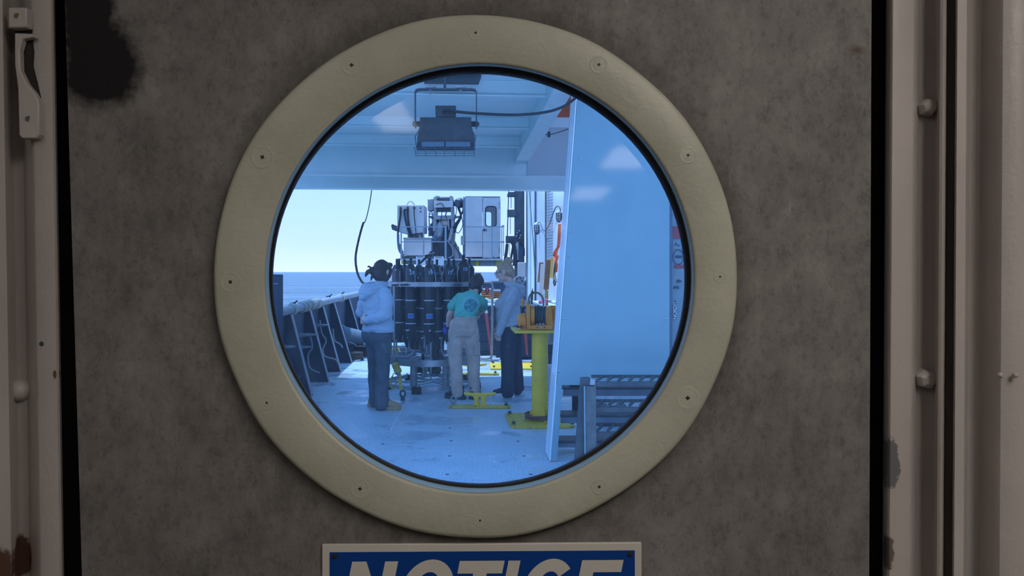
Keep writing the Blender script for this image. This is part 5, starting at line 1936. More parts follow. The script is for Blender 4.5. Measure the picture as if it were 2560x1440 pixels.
b.build('side_panel', M_pipegrey, cb)
MB().bb((c_ - .02, Ya + .05, zb_), (c_, Yb, zt_)).build('side_panel', M_cream, cb)
holed(1157, 492, 1250, 645, rrect(1200, 530, 1228, 572, 5), Yb, .03).build('back_panel', M_cream, cb, smooth=0)
MB().bb((a_, Ya, zb_), (c_, Yb, zb_ + .03)).build('floor_plate', M_dgrey, cb)
MB().pbox(1152, 590, 1161, 612, Ya, .2).build('side_box', M_crane, cb)
for x in (1176, 1232, 1246):
    MB().pbox(x - 3, 642.5, x + 4, 645.5, Ya - .03, .04).build('base_clip', M_dgrey, cb)

# gantry column and hydraulics beside the deckhouse
Yg = 18.0
gk = Yg / F
gt = thing('gantry_column', 'dark tall gantry column with cross plates and hoses beside the white deckhouse', 'gantry', W(1290, 900, Yg))
zb_ = 0.0
a_, c_ = W(1286, 0, Yg).x, W(1311, 0, Yg).x
MB().bb((a_, Yg, 1.0), (c_, Yg + .5, 3.9)).build('column', M_dgrey, gt, bevel=.01)
b = MB().prism([W(1272, 440, Yg), W(1274, 440, Yg), W(1268, 640, Yg), W(1265, 640, Yg)], (0, .06, 0))
b.build('thin_post', M_dgrey, gt)
for y0_, y1_, x0_ in ((484, 490, 1268), (524, 541, 1268), (590, 607, 1264), (480, 484, 1270)):
    MB().pbox(x0_, y0_, 1290, y1_, Yg - .05, .3).build('cross_plate', M_dgrey, gt)
for y0_, y1_, x in ((491, 522, 1277.5), (544, 588, 1275.5), (610, 640, 1273)):
    n_ = int((y1_ - y0_) / 3)
    for i in range(n_):
        MB().pbox(x - 1, y0_ + i * 3, x + 1.6, y0_ + i * 3 + 1.5, Yg + .1, .04).build('chain_link', M_black, gt)
MB().bb((a_ + .02, Yg + .05, 0.0), (c_ - .04, Yg + .4, 1.0)).build('foot', M_navy, gt)
for pts, rr in (([(1268, 610), (1266, 630), (1263, 650), (1262, 670)], .04), ([(1276, 600), (1284, 612), (1288, 640), (1286, 665)], .05), ([(1296, 598), (1285, 610), (1280, 632), (1276, 655)], .03), ([(1302, 580), (1296, 590), (1300, 612), (1303, 640)], .025),
                ([(1290, 600), (1300, 604), (1309, 618), (1310, 640)], .022)):
    MB().tube([W(x, y, Yg - .15) for x, y in pts], rr, 7, 5).build('hydraulic_hose', M_hose, gt)
MB().pbox(1297, 616, 1309, 662, Yg - .2, .2).build('valve_tower', M_navy, gt, bevel=.01)
MB().pbox(1288, 604, 1297, 650, Yg - .1, .2).build('ram_cover', M_ceil, gt, bevel=.02)
b = MB()
for x, y in ((1293, 582), (1298, 577), (1301, 588), (1299, 595), (1291, 590)):
    b.ball(W(x, y, Yg - .25), (.018, .02, .022), 7)
b.build('brass_fittings', M_galv, gt)
bx = thing('electrical_cabinet', 'small pale electrical cabinet beside the blond head', 'cabinet', W(1304, 690, 15.3))
b = MB().pbox(1294, 656, 1314, 692, 15.2, .2)
b.build('case', M_cream, bx, bevel=.01)
MB().pbox(1314.2, 656, 1316, 692, 15.2, .2).build('edge', M_crane, bx)
c_ = W(1304, 692, 15.3)
MB().bb((c_.x - .04, 15.22, 0), (c_.x + .04, 15.4, c_.z)).build('stand', M_dgrey, bx)
hw = thing('handwheel', 'grey spoked handwheel behind the blond woman\'s shoulder', 'wheel', W(1299, 703, 14.0))
c_ = W(1298, 702, 14.0)
MB().tube([c_ + Vector((.085 * math.cos(a), .02, .085 * math.sin(a))) for a in [2 * PI * i / 28 for i in range(28)]], .016, 8, closed=True).build('rim', M_galv, hw)
b = MB()
for i in range(5):
    a = 2 * PI * i / 5 + .5
    b.cone(c_ + Vector((0, .02, 0)), c_ + Vector((.085 * math.cos(a), .02, .085 * math.sin(a))), .013, .009, 6)
b.build('spokes', M_railp, hw)
MB().cone(c_ + Vector((0, .02, 0)), (c_.x, 14.3, c_.z), .02, .02, 8).cone((c_.x, 14.28, 0), (c_.x, 14.28, c_.z + .03), .04, .04, 8).build('spindle', M_dgrey, hw)

# timber, slings and oddments leaning on the white deckhouse side
def plank(lab, x0_, y0_, x1_, y1_, x2_, off, m, th, name='timber_plank', group='planks leaning on the deckhouse'):
    """Leaning board: pixel rectangle at the deckhouse side."""
    Y = (1.718 - off) / (((x0_ + x1_) / 2 - 1280) / F + 0.075)
    a0_, a1_ = W(x0_, y0_, Y), W(x1_, y0_, Y)
    c0_, c1_ = W(x2_, y1_, Y - .12), W(x2_ + (x1_ - x0_), y1_, Y - .12)
    o = MB().prism([a0_, a1_, c1_, c0_], (0, th, 0)).build(name, m, bevel=.003)
    return tag(o, lab, 'plank', group)


plank('wide brown plank leaning in front of the other boards', 1364, 650, 1377, 724, 1359, .20, M_wood, .04)
plank('pale grey plank between the two brown ones', 1352, 660, 1363, 742, 1347, .23, M_cream, .03)
plank('narrow dark brown plank nearest the grey pipe', 1348, 656, 1359, 706, 1344, .10, M_wood, .03)
plank('yellow plank behind the wide brown plank', 1372, 646, 1383, 695, 1371, .04, M_ply, .03)
pt = wp(1367, 726, .24)
sp = thing('striped_post', 'yellow striped post below the wide brown plank', 'post', (pt.x, pt.y, 0))
MB().bb((pt.x - .024, pt.y, 0), (pt.x + .024, pt.y + .05, pt.z)).build('post_core', M_wood, sp)
for i in range(6):
    z = pt.z - .03 - i * .032
    MB().prism([(pt.x - .026, pt.y - .003, z), (pt.x + .026, pt.y - .003, z + .014), (pt.x + .026, pt.y - .003, z + .030), (pt.x - .026, pt.y - .003, z + .016)], (0, .003, 0)).build('yellow_stripe', M_yellow, sp)
slg = thing('lifting_sling', 'bright orange-red lifting sling hanging beside the pale panel', 'sling', wp(1392, 690, .10))
q = [(1399, 560), (1398, 590), (1396, 615), (1391, 628), (1388, 645), (1390, 660), (1389, 680)]
MB().tube([wp(x, y, .10) for x, y in q], .034, 8, 5, flat=.5).build('webbing', M_safety, slg)
MB().tube([wp(x, y, .14) for x, y in ((1395, 618), (1388, 628), (1385, 640), (1390, 652), (1394, 640))], .02, 7, 4).build('webbing_loop', M_safety, slg)
for dx in (-2, 1, 4):
    MB().tube([wp(x + dx * (y - 655) / 40, y, .14) for x, y in ((1388, 655), (1386, 670), (1385, 690), (1387, 705))], .006, 6, 4).build('dark_tail', M_rope, slg)
MB().tube([wp(x, y, .14) for x, y in ((1387, 700), (1384, 706), (1387, 714), (1389, 704))], .012, 6, 4).build('shackle', M_black, slg)
bu = thing('pink_float', 'pink plastic float hanging beyond the winch guard hoop', 'float', wp(1352, 763, .3))
MB().ball(wp(1352, 755, .3), (.042, .042, .036), 14).build('body', M_pink, bu)
MB().ball(wp(1367, 752, .3), (.03, .03, .036), 14).build('lobe', M_pink, bu)
MB().tube([wp(1352, 750, .3), wp(1356, 744, .2), wp(1360, 736, .02)], .006, 6).build('cord', M_rope, bu)
P = wp(1380, 756, .12)
o = MB().cone(wp(1371, 752, .2), wp(1391, 758, .1), .028, .028, 12).build('white_tube', M_pwhite)
tag(o, 'short white tube poking out beside the orange winch', 'tube')
t = thing('work_shelf', 'low shelf fixed to the deckhouse side behind the orange winch', 'shelf', wp(1362, 775, .2))
a_ = wp(1325, 772, .0)
b = MB().prism([Vector((wallX(y) - .28, y, .92)) for y in (12.0, 14.2)] + [Vector((wallX(y) + .0, y, .92)) for y in (14.2, 12.0)], (0, 0, .03))
b.build('board', M_white, t)
for y in (12.2, 14.0):
    MB().prism([(wallX(y) - .24, y, .92), (wallX(y), y, .92), (wallX(y), y, .6)], (0, .02, 0)).build('bracket', M_dgrey, t)
o = MB().bb((W(1370, 0, 9.6).x, 9.6, .45), (W(1392, 0, 9.6).x, 9.9, .56)).bb((W(1371, 0, 9.6).x, 9.62, 0), (W(1391, 0, 9.6).x, 9.88, .45)).build('fire_hydrant_box', M_dgrey, bevel=.01)
tag(o, 'dark low box between the yellow post and the panel', 'box')
o = MB().lathe([(.06, 0), (.075, .02), (.085, .28), (.09, .29), (.09, .32), (0, .33)], (W(1383, 0, 9.4).x, 9.4, .0), (0, 0, 1), 18).build('white_tub', M_pwhite)
tag(o, 'white lidded tub on the deck beside the yellow post', 'tub')
c_ = W(1194, 682, 13.0)
o = MB().bb((c_.x - .05, 13.0, .92), (c_.x + .05, 13.3, c_.z)).build('locker', M_chain, bevel=.01)
tag(o, 'brown locker top showing behind the bottle numbered 15', 'locker')

# ------------------------------------------------------------------ people
class Figure:
    """A person in own axes: x to their right, y forward, z up; base on the deck."""

    def __init__(self, label, base, heading, body_mat):
        self.base = Vector(base)
        a = R(heading)
        self.f = Vector((math.cos(a), math.sin(a), 0))
        self.r = Vector((math.sin(a), -math.cos(a), 0))
        self.root = None
        self.label = label
        self.m = body_mat

    def w(self, p):
        return self.base + self.r * p[0] + self.f * p[1] + Vector((0, 0, p[2]))

    def skin(self, name, prims, m, voxel=0.012, smooth=4, rip=0.0, rscale=9.0, root=False, stretch=(1, 1, 1), label=None):
        """Grow one continuous surface over overlapping solid limbs."""
        mb = MB()
        for p in prims:
            kind = p[0]
            if kind == 'limb':       # points, radii
                pts, rad = [Vector(q) for q in p[1]], p[2]
                fl = p[3] if len(p) > 3 else 1.0
                n = len(pts)
                sub_p, sub_r = [], []
                for i in range(n - 1):
                    for k_ in range(6):
                        t = k_ / 6
                        sub_p.append(pts[i].lerp(pts[i + 1], t))
                        sub_r.append(rad[i] + (rad[i + 1] - rad[i]) * t)
                sub_p.append(pts[-1])
                sub_r.append(rad[-1])
                self._tube(mb, sub_p, sub_r, fl)
                if fl == 1.0:
                    for q_, rr in zip(pts, rad):
                        mb.ball(q_, rr * 0.985, 12)
            elif kind == 'ball':
                mb.ball(p[1], p[2], 14, p[3] if len(p) > 3 else None)
            elif kind == 'rings':    # (centre, half width x, half depth y[, tilt about x])
                rings = []
                for q in p[1]:
                    c, hx, hy = Vector(q[0]), q[1], q[2]
                    tilt = q[3] if len(q) > 3 else 0.0
                    rm = Matrix.Rotation(tilt, 3, 'X')
                    ex = q[4] if len(q) > 4 else 2.3
                    pr_ = []
                    for j in range(24):
                        t = 2 * PI * j / 24
                        cx, sy = math.cos(t), math.sin(t)
                        v = Vector((hx * math.copysign(abs(cx) ** (2 / ex), cx), hy * math.copysign(abs(sy) ** (2 / ex), sy), 0))
                        pr_.append(c + rm @ v)
                    rings.append(pr_)
                mb.loft(rings)
            elif kind == 'prism':
                mb.prism(p[1], p[2])
        bmesh.ops.recalc_face_normals(mb.bm, faces=mb.bm.faces)
        me = bpy.data.meshes.new('tmp')
        mb.bm.to_mesh(me)
        mb.bm.free()
        o = bpy.data.objects.new('tmp', me)
        COL.objects.link(o)
        md = o.modifiers.new('r', 'REMESH')
        md.mode = 'VOXEL'
        md.voxel_size = voxel
        md.adaptivity = 0.0
        s_ = o.modifiers.new('s', 'SMOOTH')
        s_.iterations = smooth
        s_.factor = 0.5
        dg = bpy.context.evaluated_depsgraph_get()
        out = bpy.data.meshes.new_from_object(o.evaluated_get(dg))
        bpy.data.objects.remove(o)
        bpy.data.meshes.remove(me)
        if rip:
            nv = [(v.co.copy(), v.normal.copy()) for v in out.vertices]
            for v, (c, nn) in zip(out.vertices, nv):
                q = Vector((c.x * stretch[0], c.y * stretch[1], c.z * stretch[2])) * rscale + Vector((self.base.x * 7, 3, 1))
                h = noise.noise(q) + 0.5 * noise.noise(q * 2.1)
                h = (abs(h) ** 0.8) * (1 if h > 0 else -1)
                cr = max(0.0, 1 - 5.0 * abs(noise.noise(q * 0.9 + Vector((9, 4, 2)))))
                h = 0.8 * h - 0.85 * cr * max(0.0, noise.noise(q * 0.5) + 0.5)
                v.co = c + nn * (h * rip)
        for v in out.vertices:
            v.co = self.w(v.co) - self.base
        out.name = name
        out.materials.clear()
        out.materials.append(m)
        for p in out.polygons:
            p.use_smooth = True
            p.material_index = 0
        ob = bpy.data.objects.new(name, out)
        COL.objects.link(ob)
        if root:
            ob.location = self.base
            self.root = ob
            tag(ob, self.label, 'person')
        else:
            ob.parent = self.root
        OFF[ob.name] = self.base.copy()
        if label:
            ob['label'] = label
        return ob

    def _tube(self, mb, pts, rad, fl):
        rings = []
        a = None
        for i, p in enumerate(pts):
            d = (pts[min(i + 1, len(pts) - 1)] - pts[max(i - 1, 0)]).normalized()
            if a is None:
                a = d.orthogonal().normalized()
            a = (a - d * a.dot(d)).normalized()
            b = d.cross(a)
            rings.append([p + (a * math.cos(t) + b * math.sin(t) * fl) * rad[i] for t in [2 * PI * j / 14 for j in range(14)]])
        mb.loft(rings)

    def solid(self, name, fn, m, parent=None, label=None):
        """A small part given in own axes by fn(mb)."""
        mb = MB()
        fn(mb)
        for v in mb.bm.verts:
            v.co = self.w(v.co)
        return mb.build(name, m, parent or self.root, smooth=40, label=label)


def head_prims(c, rot, s=1.0):
    """Skull, jaw, nose, ears, lips; c is the centre of the head, rot its pose."""
    c = Vector(c)

    def P(x, y, z):
        return c + rot @ (Vector((x, y, z)) * s)

    def B(p, r):
        return ('ball', P(*p), tuple(q * s for q in r), rot)
    out = [B((0, -.012, .022), (.076, .096, .095)), B((0, .030, -.035), (.060, .062, .075)), B((0, .052, -.088), (.034, .036, .026)),
           B((0, .075, .030), (.058, .022, .016)), B((0, .082, -.068), (.026, .014, .008)), B((0, .081, -.080), (.022, .014, .008)),
           B((.036, .058, -.018), (.026, .026, .022)), B((-.036, .058, -.018), (.026, .026, .022))]
    out.append(('limb', [P(0, .086, .018), P(0, .098, -.010), P(0, .108, -.030)], [.008 * s, .010 * s, .013 * s]))
    out.append(B((.012, .094, -.034), (.010, .012, .008)))
    out.append(B((-.012, .094, -.034), (.010, .012, .008)))
    for s_ in (-1, 1):
        out.append(B((s_ * .079, -.008, -.008), (.010, .022, .032)))
        out.append(B((s_ * .076, .000, -.034), (.008, .010, .012)))
    return out, P


def hand_prims(wrist, fwd, up, s=1.0, curl=0.5, side=1):
    """Palm, four unequal fingers with two bends, a thumb from the side of the palm."""
    w0 = Vector(wrist)
    f = Vector(fwd).normalized()
    u = Vector(up)
    u = (u - f * u.dot(f)).normalized()      # back of the hand
    l = f.cross(u) * side                    # towards the thumb
    out = [('limb', [w0 - f * .02 * s, w0 + f * .03 * s], [.026 * s, .027 * s])]
    for q in (-.028, -.010, .010, .028):
        out.append(('limb', [w0 + f * .02 * s + l * q * .8 * s, w0 + f * .085 * s + l * q * s], [.017 * s, .0125 * s]))
    for q, L in ((-.031, .060), (-.0105, .074), (.0105, .080), (.031, .072)):
        p = w0 + f * .085 * s + l * q * s
        d = f
        pts = [p]
        for i, seg_ in enumerate((.42, .33, .25)):
            a = curl * (0.5 + 0.55 * i)
            d2 = (f * math.cos(a) - u * math.sin(a))
            p = p + d2 * L * seg_ * s
            pts.append(p)
        out.append(('limb', pts, [.0100 * s, .0092 * s, .0085 * s, .0072 * s]))
    t0 = w0 + f * .022 * s + l * .024 * s
    t1 = t0 + (l * .7 + f * .55 - u * .25).normalized() * .038 * s
    t2 = t1 + (f * .9 + l * .2 - u * .35).normalized() * .030 * s
    t3 = t2 + (f * .9 - l * .1 - u * .4).normalized() * .024 * s
    out.append(('limb', [t0, t1, t2, t3], [.016 * s, .0125 * s, .011 * s, .009 * s]))
    return out


def shoe(fig, name, c, deg, L, m_up, m_sole, sole_h=0.028, high=0.0, w_=0.046):
    """A shoe on the deck; c centre on the ground in own axes, deg its direction from forward."""
    a = R(deg)
    d = Vector((math.sin(a), math.cos(a), 0))
    s_ = Vector((d.y, -d.x, 0))
    c = Vector(c)
    rot = Matrix((s_, d, Vector((0, 0, 1)))).transposed()

    def P(x, y, z):
        return c + s_ * x + d * y + Vector((0, 0, z))
    h = L / 2
    prims = [('ball', P(0, -h + .055, sole_h + .035), (w_ * .82, .055, .05), rot), ('ball', P(0, h - .065, sole_h + .018), (w_ * 1.02, .066, .036), rot),
             ('limb', [P(0, -h + .055, sole_h + .04), P(0, 0, sole_h + .04), P(0, h - .07, sole_h + .02)], [w_ * .85, w_ * .88, w_ * .82]),
             ('limb', [P(0, -h + .07, sole_h + .04), P(0, -h + .065, sole_h + .085 + high)], [w_ * .95, w_ * .92])]
    up = fig.skin(name, prims, m_up, 0.008, 3)
    # sole
    q = []
    for t, wd in ((-1, .55), (-.9, .82), (-.5, .92), (0, .86), (.4, 1.06), (.75, .98), (.93, .66), (1.0, .28)):
        q.append((t * h, wd * w_))

    def fn(mb):
        rings = []
        for z, k_ in ((0.0, 1.02), (sole_h * .5, 1.06), (sole_h, 1.03), (sole_h + .008, .9)):
            ring = [P(wd * k_, y, z) for y, wd in q] + [P(-wd * k_, y, z) for y, wd in reversed(q)]
            rings.append(ring)
        mb.loft(rings)
    so_ = fig.solid('sole', fn, m_sole, None)
    so_.parent = up
    so_.location = (0, 0, 0)
    return up


def face_bits(fig, P, hair_m, glasses=False):
    for s_ in (-1, 1):
        fig.solid('eye', lambda mb: mb.ball(P(s_ * .030, .0815, .006), (.012, .009, .0075), 10), M_pwhite)
        fig.solid('eyebrow', lambda mb: mb.tube([P(s_ * .014, .096, .024), P(s_ * .03, .094, .030), P(s_ * .048, .080, .024)], .0035, 5), hair_m)
    fig.solid('lips', lambda mb: mb.ball(P(0, .090, -.073), (.022, .008, .009), 10), mat('lips', (.45, .18, .15), .5))
    if glasses:
        def fn(mb):
            for s_ in (-1, 1):
                mb.tube([P(s_ * .033 + .024 * math.cos(t), .108 - .004 * abs(math.cos(t)), .006 + .020 * math.sin(t)) for t in [2 * PI * i / 16 for i in range(16)]], .0024, 5, closed=True)
                mb.tube([P(s_ * .057, .102, .010), P(s_ * .080, .04, .008), P(s_ * .082, -.02, -.002)], .0024, 5)
            mb.tube([P(-.010, .110, .010), P(.010, .110, .010)], .0024, 5)
        fig.solid('glasses', fn, M_black)


PX = 1 / F
# ---- the person in the pale blue hoodie, seen from behind, one hand behind the back
Y1_ = 8.13
b1 = Vector((W(945, 0, Y1_).x, Y1_, 0))
p1 = Figure('person in a pale blue hoodie and jeans seen from behind, hand behind the back', b1, 38, M_skin)
hr = Matrix.Rotation(R(22), 3, 'Z') @ Matrix.Rotation(R(-14), 3, 'X')
hp1, P1 = head_prims((0.035, 0.035, 1.508), hr, 1.02)
body = hp1 + [('limb', [(0.02, -.0, 1.30), (.03, .02, 1.44)], [.062, .055]),
              ('rings', [((0, 0, .86), .14, .10), ((0, 0, 1.05), .13, .09), ((0, -.01, 1.25), .16, .09), ((0, -.01, 1.33), .10, .07)]),
              ('limb', [(.17, -.01, 1.28), (.245, -.03, 1.05), (.10, -.17, .985)], [.045, .036, .027]),
              ('limb', [(-.17, -.01, 1.28), (-.25, -.06, 1.05), (-.11, .07, 1.0)], [.045, .036, .027]),
              ('limb', [(.09, 0, .88), (.10, .02, .48), (.095, .0, .09)], [.08, .055, .04]), ('limb', [(-.09, 0, .88), (-.105, .02, .48), (-.112, .03, .12)], [.07, .05, .035])]
body += hand_prims((.075, -.185, .985), (-1, -.05, -.12), (0, -1, .1), 1.02, .55, 1)
body += hand_prims((-.09, .075, 1.0), (1, .0, .1), (0, 1, 0), .9, .5, 1)
p1.skin('person', body, M_skin, 0.0075, 2, root=True)
hood = [('rings', [((0, .005, .855), .205, .150), ((0, 0, .88), .215, .160), ((0, 0, .93), .205, .150), ((0, -.005, 1.05), .190, .142), ((0, -.015, 1.18), .195, .138), ((0, -.02, 1.27), .185, .115), ((.005, -.015, 1.335), .125, .085), ((.01, .0, 1.37), .085, .075)]),
        ('limb', [(.165, -.015, 1.275), (.225, -.02, 1.17), (.262, -.035, 1.05)], [.075, .076, .070]), ('limb', [(.262, -.035, 1.045), (.20, -.12, 1.0), (.10, -.175, .985)], [.068, .055, .044]),
        ('limb', [(-.165, -.015, 1.275), (-.235, -.04, 1.17), (-.262, -.065, 1.05)], [.075, .075, .068]), ('limb', [(-.262, -.065, 1.045), (-.20, .07, 1.01), (-.13, .15, 1.0)], [.064, .05, .042]),
        ('ball', (-.01, -.150, 1.275), (.120, .065, .085)), ('ball', (-.0, -.10, 1.34), (.115, .085, .045)),
        ('limb', [(-.095, .03, 1.36), (-.115, -.06, 1.355), (-.06, -.13, 1.335), (.05, -.135, 1.335), (.10, -.06, 1.36), (.085, .03, 1.365)], [.034, .040, .044, .044, .040, .034])]
hd = []
for i, (zf, zb, yb, wx_, rr) in enumerate(((1.375, 1.335, -.120, .098, .030), (1.360, 1.290, -.175, .125, .034), (1.345, 1.225, -.190, .120, .034))):
    hd.append(('limb', [(-wx_ * .8, .055 - .02 * i, zf), (-wx_ * 1.15, -.03, zf - .02), (-wx_ * .85, yb * .72, (zf + zb) / 2 - .01), (-.01, yb, zb), (wx_ * .85, yb * .72, (zf + zb) / 2 - .01), (wx_ * 1.15, -.03, zf - .02), (wx_ * .8, .055 - .02 * i, zf)], [rr] * 7))
p1.skin('hood', hd, M_hood1, 0.0085, 1, rip=.005, rscale=12, stretch=(1, 1, 1.5))
hoodie1 = p1.skin('hoodie', hood, M_hood1, 0.011, 2, rip=.014, rscale=6.0, stretch=(1, 1, 1.7))
p1.skin('hoodie_hem', [('rings', [((0, .004, .842), .208, .152), ((0, 0, .885), .213, .157), ((0, 0, .893), .19, .14)])], M_hood1, 0.01, 2)
jn = [('rings', [((0, .0, .90), .165, .125), ((0, -.01, .80), .185, .145), ((0, -.005, .74), .18, .13)]),
      ('ball', (.085, -.07, .80), (.095, .085, .10)), ('ball', (-.085, -.07, .80), (.095, .085, .10)),
      ('limb', [(.092, -.01, .80), (.105, .01, .48), (.10, -.015, .20), (.10, -.01, .055)], [.105, .082, .082, .088]),
      ('limb', [(-.092, -.01, .80), (-.108, .02, .48), (-.112, .03, .20), (-.112, .03, .055)], [.105, .080, .076, .078])]
p1.skin('jeans', jn, M_jean, 0.012, 3, rip=.010, rscale=8, stretch=(1, 1, .6))
shoe(p1, 'shoe', (.135, .05, 0), 34, .285, M_tan, M_tan, .03, .0, .05)
shoe(p1, 'shoe', (-.112, .085, 0), 22, .275, M_tan, M_tan, .03, .0, .048)
hair = [('ball', P1(0, -.018, .026), (.087, .104, .098), hr), ('ball', P1(0, -.035, -.035), (.086, .085, .085), hr), ('ball', P1(.02, .0, -.075), (.075, .07, .05), hr),
        ('ball', P1(-.045, -.095, -.025), (.045, .045, .042), hr), ('limb', [P1(-.05, -.115, -.02), P1(-.085, -.140, -.045), P1(-.098, -.142, -.09)], [.030, .024, .010]),
        ('limb', [P1(-.05, -.10, .005), P1(-.085, -.125, .022), P1(-.105, -.13, .016)], [.018, .012, .006]),
        ('limb', [P1(-.04, -.09, -.06), P1(-.05, -.10, -.105), P1(-.052, -.10, -.13)], [.018, .012, .006]),
        ('ball', P1(.055, .03, .0), (.034, .060, .085), hr), ('ball', P1(-.055, .03, .0), (.034, .060, .080), hr), ('limb', [P1(-.04, .065, .085), P1(.04, .065, .085)], [.030, .030])]
p1.skin('hair', hair, M_brown, 0.008, 2, rip=.005, rscale=26)
face_bits(p1, P1, M_brown)

# ---- the woman in the grey top, in profile, looking down
Y3_ = 8.98
b3 = Vector((W(1276, 0, Y3_).x, Y3_, 0))
p3 = Figure('blond woman with a hair bun and glasses in a grey top and navy trousers', b3, 176, M_skin)
hr3 = Matrix.Rotation(R(-12), 3, 'Z') @ Matrix.Rotation(R(-17), 3, 'X')
hp3, P3 = head_prims((0.0, .070, 1.500), hr3, 1.06)
body = hp3 + [('limb', [(0, -.035, 1.30), (0, .02, 1.43)], [.058, .050]),
              ('rings', [((0, .02, .86), .14, .10), ((0, .02, 1.05), .13, .10), ((0, -.01, 1.22), .15, .09), ((0, -.03, 1.32), .10, .06)]),
              ('limb', [(-.18, -.04, 1.26), (-.215, .03, 1.0), (-.20, .115, .80)], [.045, .036, .027]), ('limb', [(.18, -.04, 1.26), (.215, .05, 1.02), (.20, .16, .83)], [.045, .036, .027]),
              ('limb', [(.09, -.03, .86), (.10, -.04, .46), (.10, -.08, .09)], [.08, .055, .04]), ('limb', [(-.09, 0, .86), (-.10, .02, .46), (-.10, .0, .09)], [.08, .055, .04])]
body += hand_prims((-.20, .122, .80), (.05, .10, -1), (-1, .3, 0), .92, .8, 1)
body += hand_prims((.20, .165, .815), (-.05, .15, -1), (1, .3, 0), .98, .45, -1)
p3.skin('person', body, M_skin, 0.0075, 2, root=True)
top = [('rings', [((0, .015, .845), .190, .142, -.10), ((0, .02, .90), .192, .150, -.08), ((0, .028, 1.0), .180, .150), ((0, .022, 1.08), .170, .142), ((0, .01, 1.17), .175, .140), ((0, -.02, 1.25), .175, .118), ((0, -.035, 1.32), .125, .085), ((0, -.015, 1.365), .08, .072)]),
       ('ball', (-.078, .105, 1.105), (.082, .085, .082)), ('ball', (.078, .105, 1.105), (.082, .085, .082)), ('ball', (0, .085, .96), (.15, .09, .09)),
       ('limb', [(-.165, -.045, 1.265), (-.215, -.01, 1.15), (-.222, .03, 1.02)], [.072, .072, .062]), ('limb', [(-.222, .03, 1.02), (-.212, .08, .90), (-.20, .128, .755)], [.060, .052, .043]),
       ('limb', [(.165, -.045, 1.265), (.215, .0, 1.14), (.222, .05, 1.02)], [.072, .070, .060]), ('limb', [(.222, .05, 1.02), (.21, .11, .92), (.20, .165, .80)], [.058, .05, .041]),
       ('ball', (0, -.135, 1.265), (.105, .05, .085)), ('limb', [(-.085, .035, 1.36), (-.11, -.06, 1.34), (-.06, -.14, 1.31), (.06, -.14, 1.31), (.11, -.06, 1.34), (.085, .035, 1.36)], [.028, .036, .042, .042, .036, .028])]
hd = []
for i, (zf, zb, yb, wx_, rr) in enumerate(((1.365, 1.325, -.115, .096, .026), (1.350, 1.280, -.150, .112, .030), (1.335, 1.225, -.158, .105, .028))):
    hd.append(('limb', [(-wx_ * .8, .055 - .02 * i, zf), (-wx_ * 1.15, -.03, zf - .02), (-wx_ * .85, yb * .72, (zf + zb) / 2 - .01), (0, yb, zb), (wx_ * .85, yb * .72, (zf + zb) / 2 - .01), (wx_ * 1.15, -.03, zf - .02), (wx_ * .8, .055 - .02 * i, zf)], [rr] * 7))
p3.skin('hood', hd, M_hood3, 0.0085, 1, rip=.004, rscale=12, stretch=(1, 1, 1.5))
p3.skin('hooded_top', top, M_hood3, 0.0105, 2, rip=.0055, rscale=7.5, stretch=(1, 1, 1.6))
tr_ = [('rings', [((0, .015, .90), .160, .130), ((0, .0, .80), .178, .150), ((0, -.005, .74), .170, .135)]), ('ball', (.08, -.085, .80), (.092, .075, .10)), ('ball', (-.08, -.085, .80), (.092, .075, .10)),
       ('limb', [(-.09, .005, .80), (-.10, .025, .48), (-.10, .02, .22), (-.10, .025, .055)], [.112, .088, .082, .092]),
       ('limb', [(.09, -.03, .80), (.10, -.05, .48), (.10, -.075, .22), (.10, -.075, .06)], [.108, .085, .080, .088])]
p3.skin('trousers', tr_, M_navyp, 0.012, 3, rip=.007, rscale=8, stretch=(1, 1, .5))
shoe(p3, 'shoe', (-.11, .075, 0), 0, .265, M_maroon, M_sole, .042, 0, .046)
shoe(p3, 'shoe', (.10, -.03, 0), 4, .265, M_maroon, M_sole, .042, 0, .046)
hair = [('ball', P3(0, -.018, .030), (.087, .101, .098), hr3), ('ball', P3(0, -.050, -.005), (.078, .070, .078), hr3), ('ball', P3(0, -.078, .116), (.047, .048, .043), hr3), ('ball', P3(.012, -.102, .102), (.034, .034, .034), hr3),
        ('limb', [P3(-.05, .045, .075), P3(-.072, .030, .04), P3(-.077, .012, .0)], [.016, .014, .008]), ('limb', [P3(.05, .045, .075), P3(.072, .030, .04), P3(.077, .012, .0)], [.016, .014, .008]),
        ('limb', [P3(0, -.07, -.05), P3(0, -.075, -.085)], [.036, .022])]
p3.skin('hair', hair, M_blond, 0.007, 2, rip=.003, rscale=28, stretch=(1, .5, 1))
face_bits(p3, P3, M_blond, True)

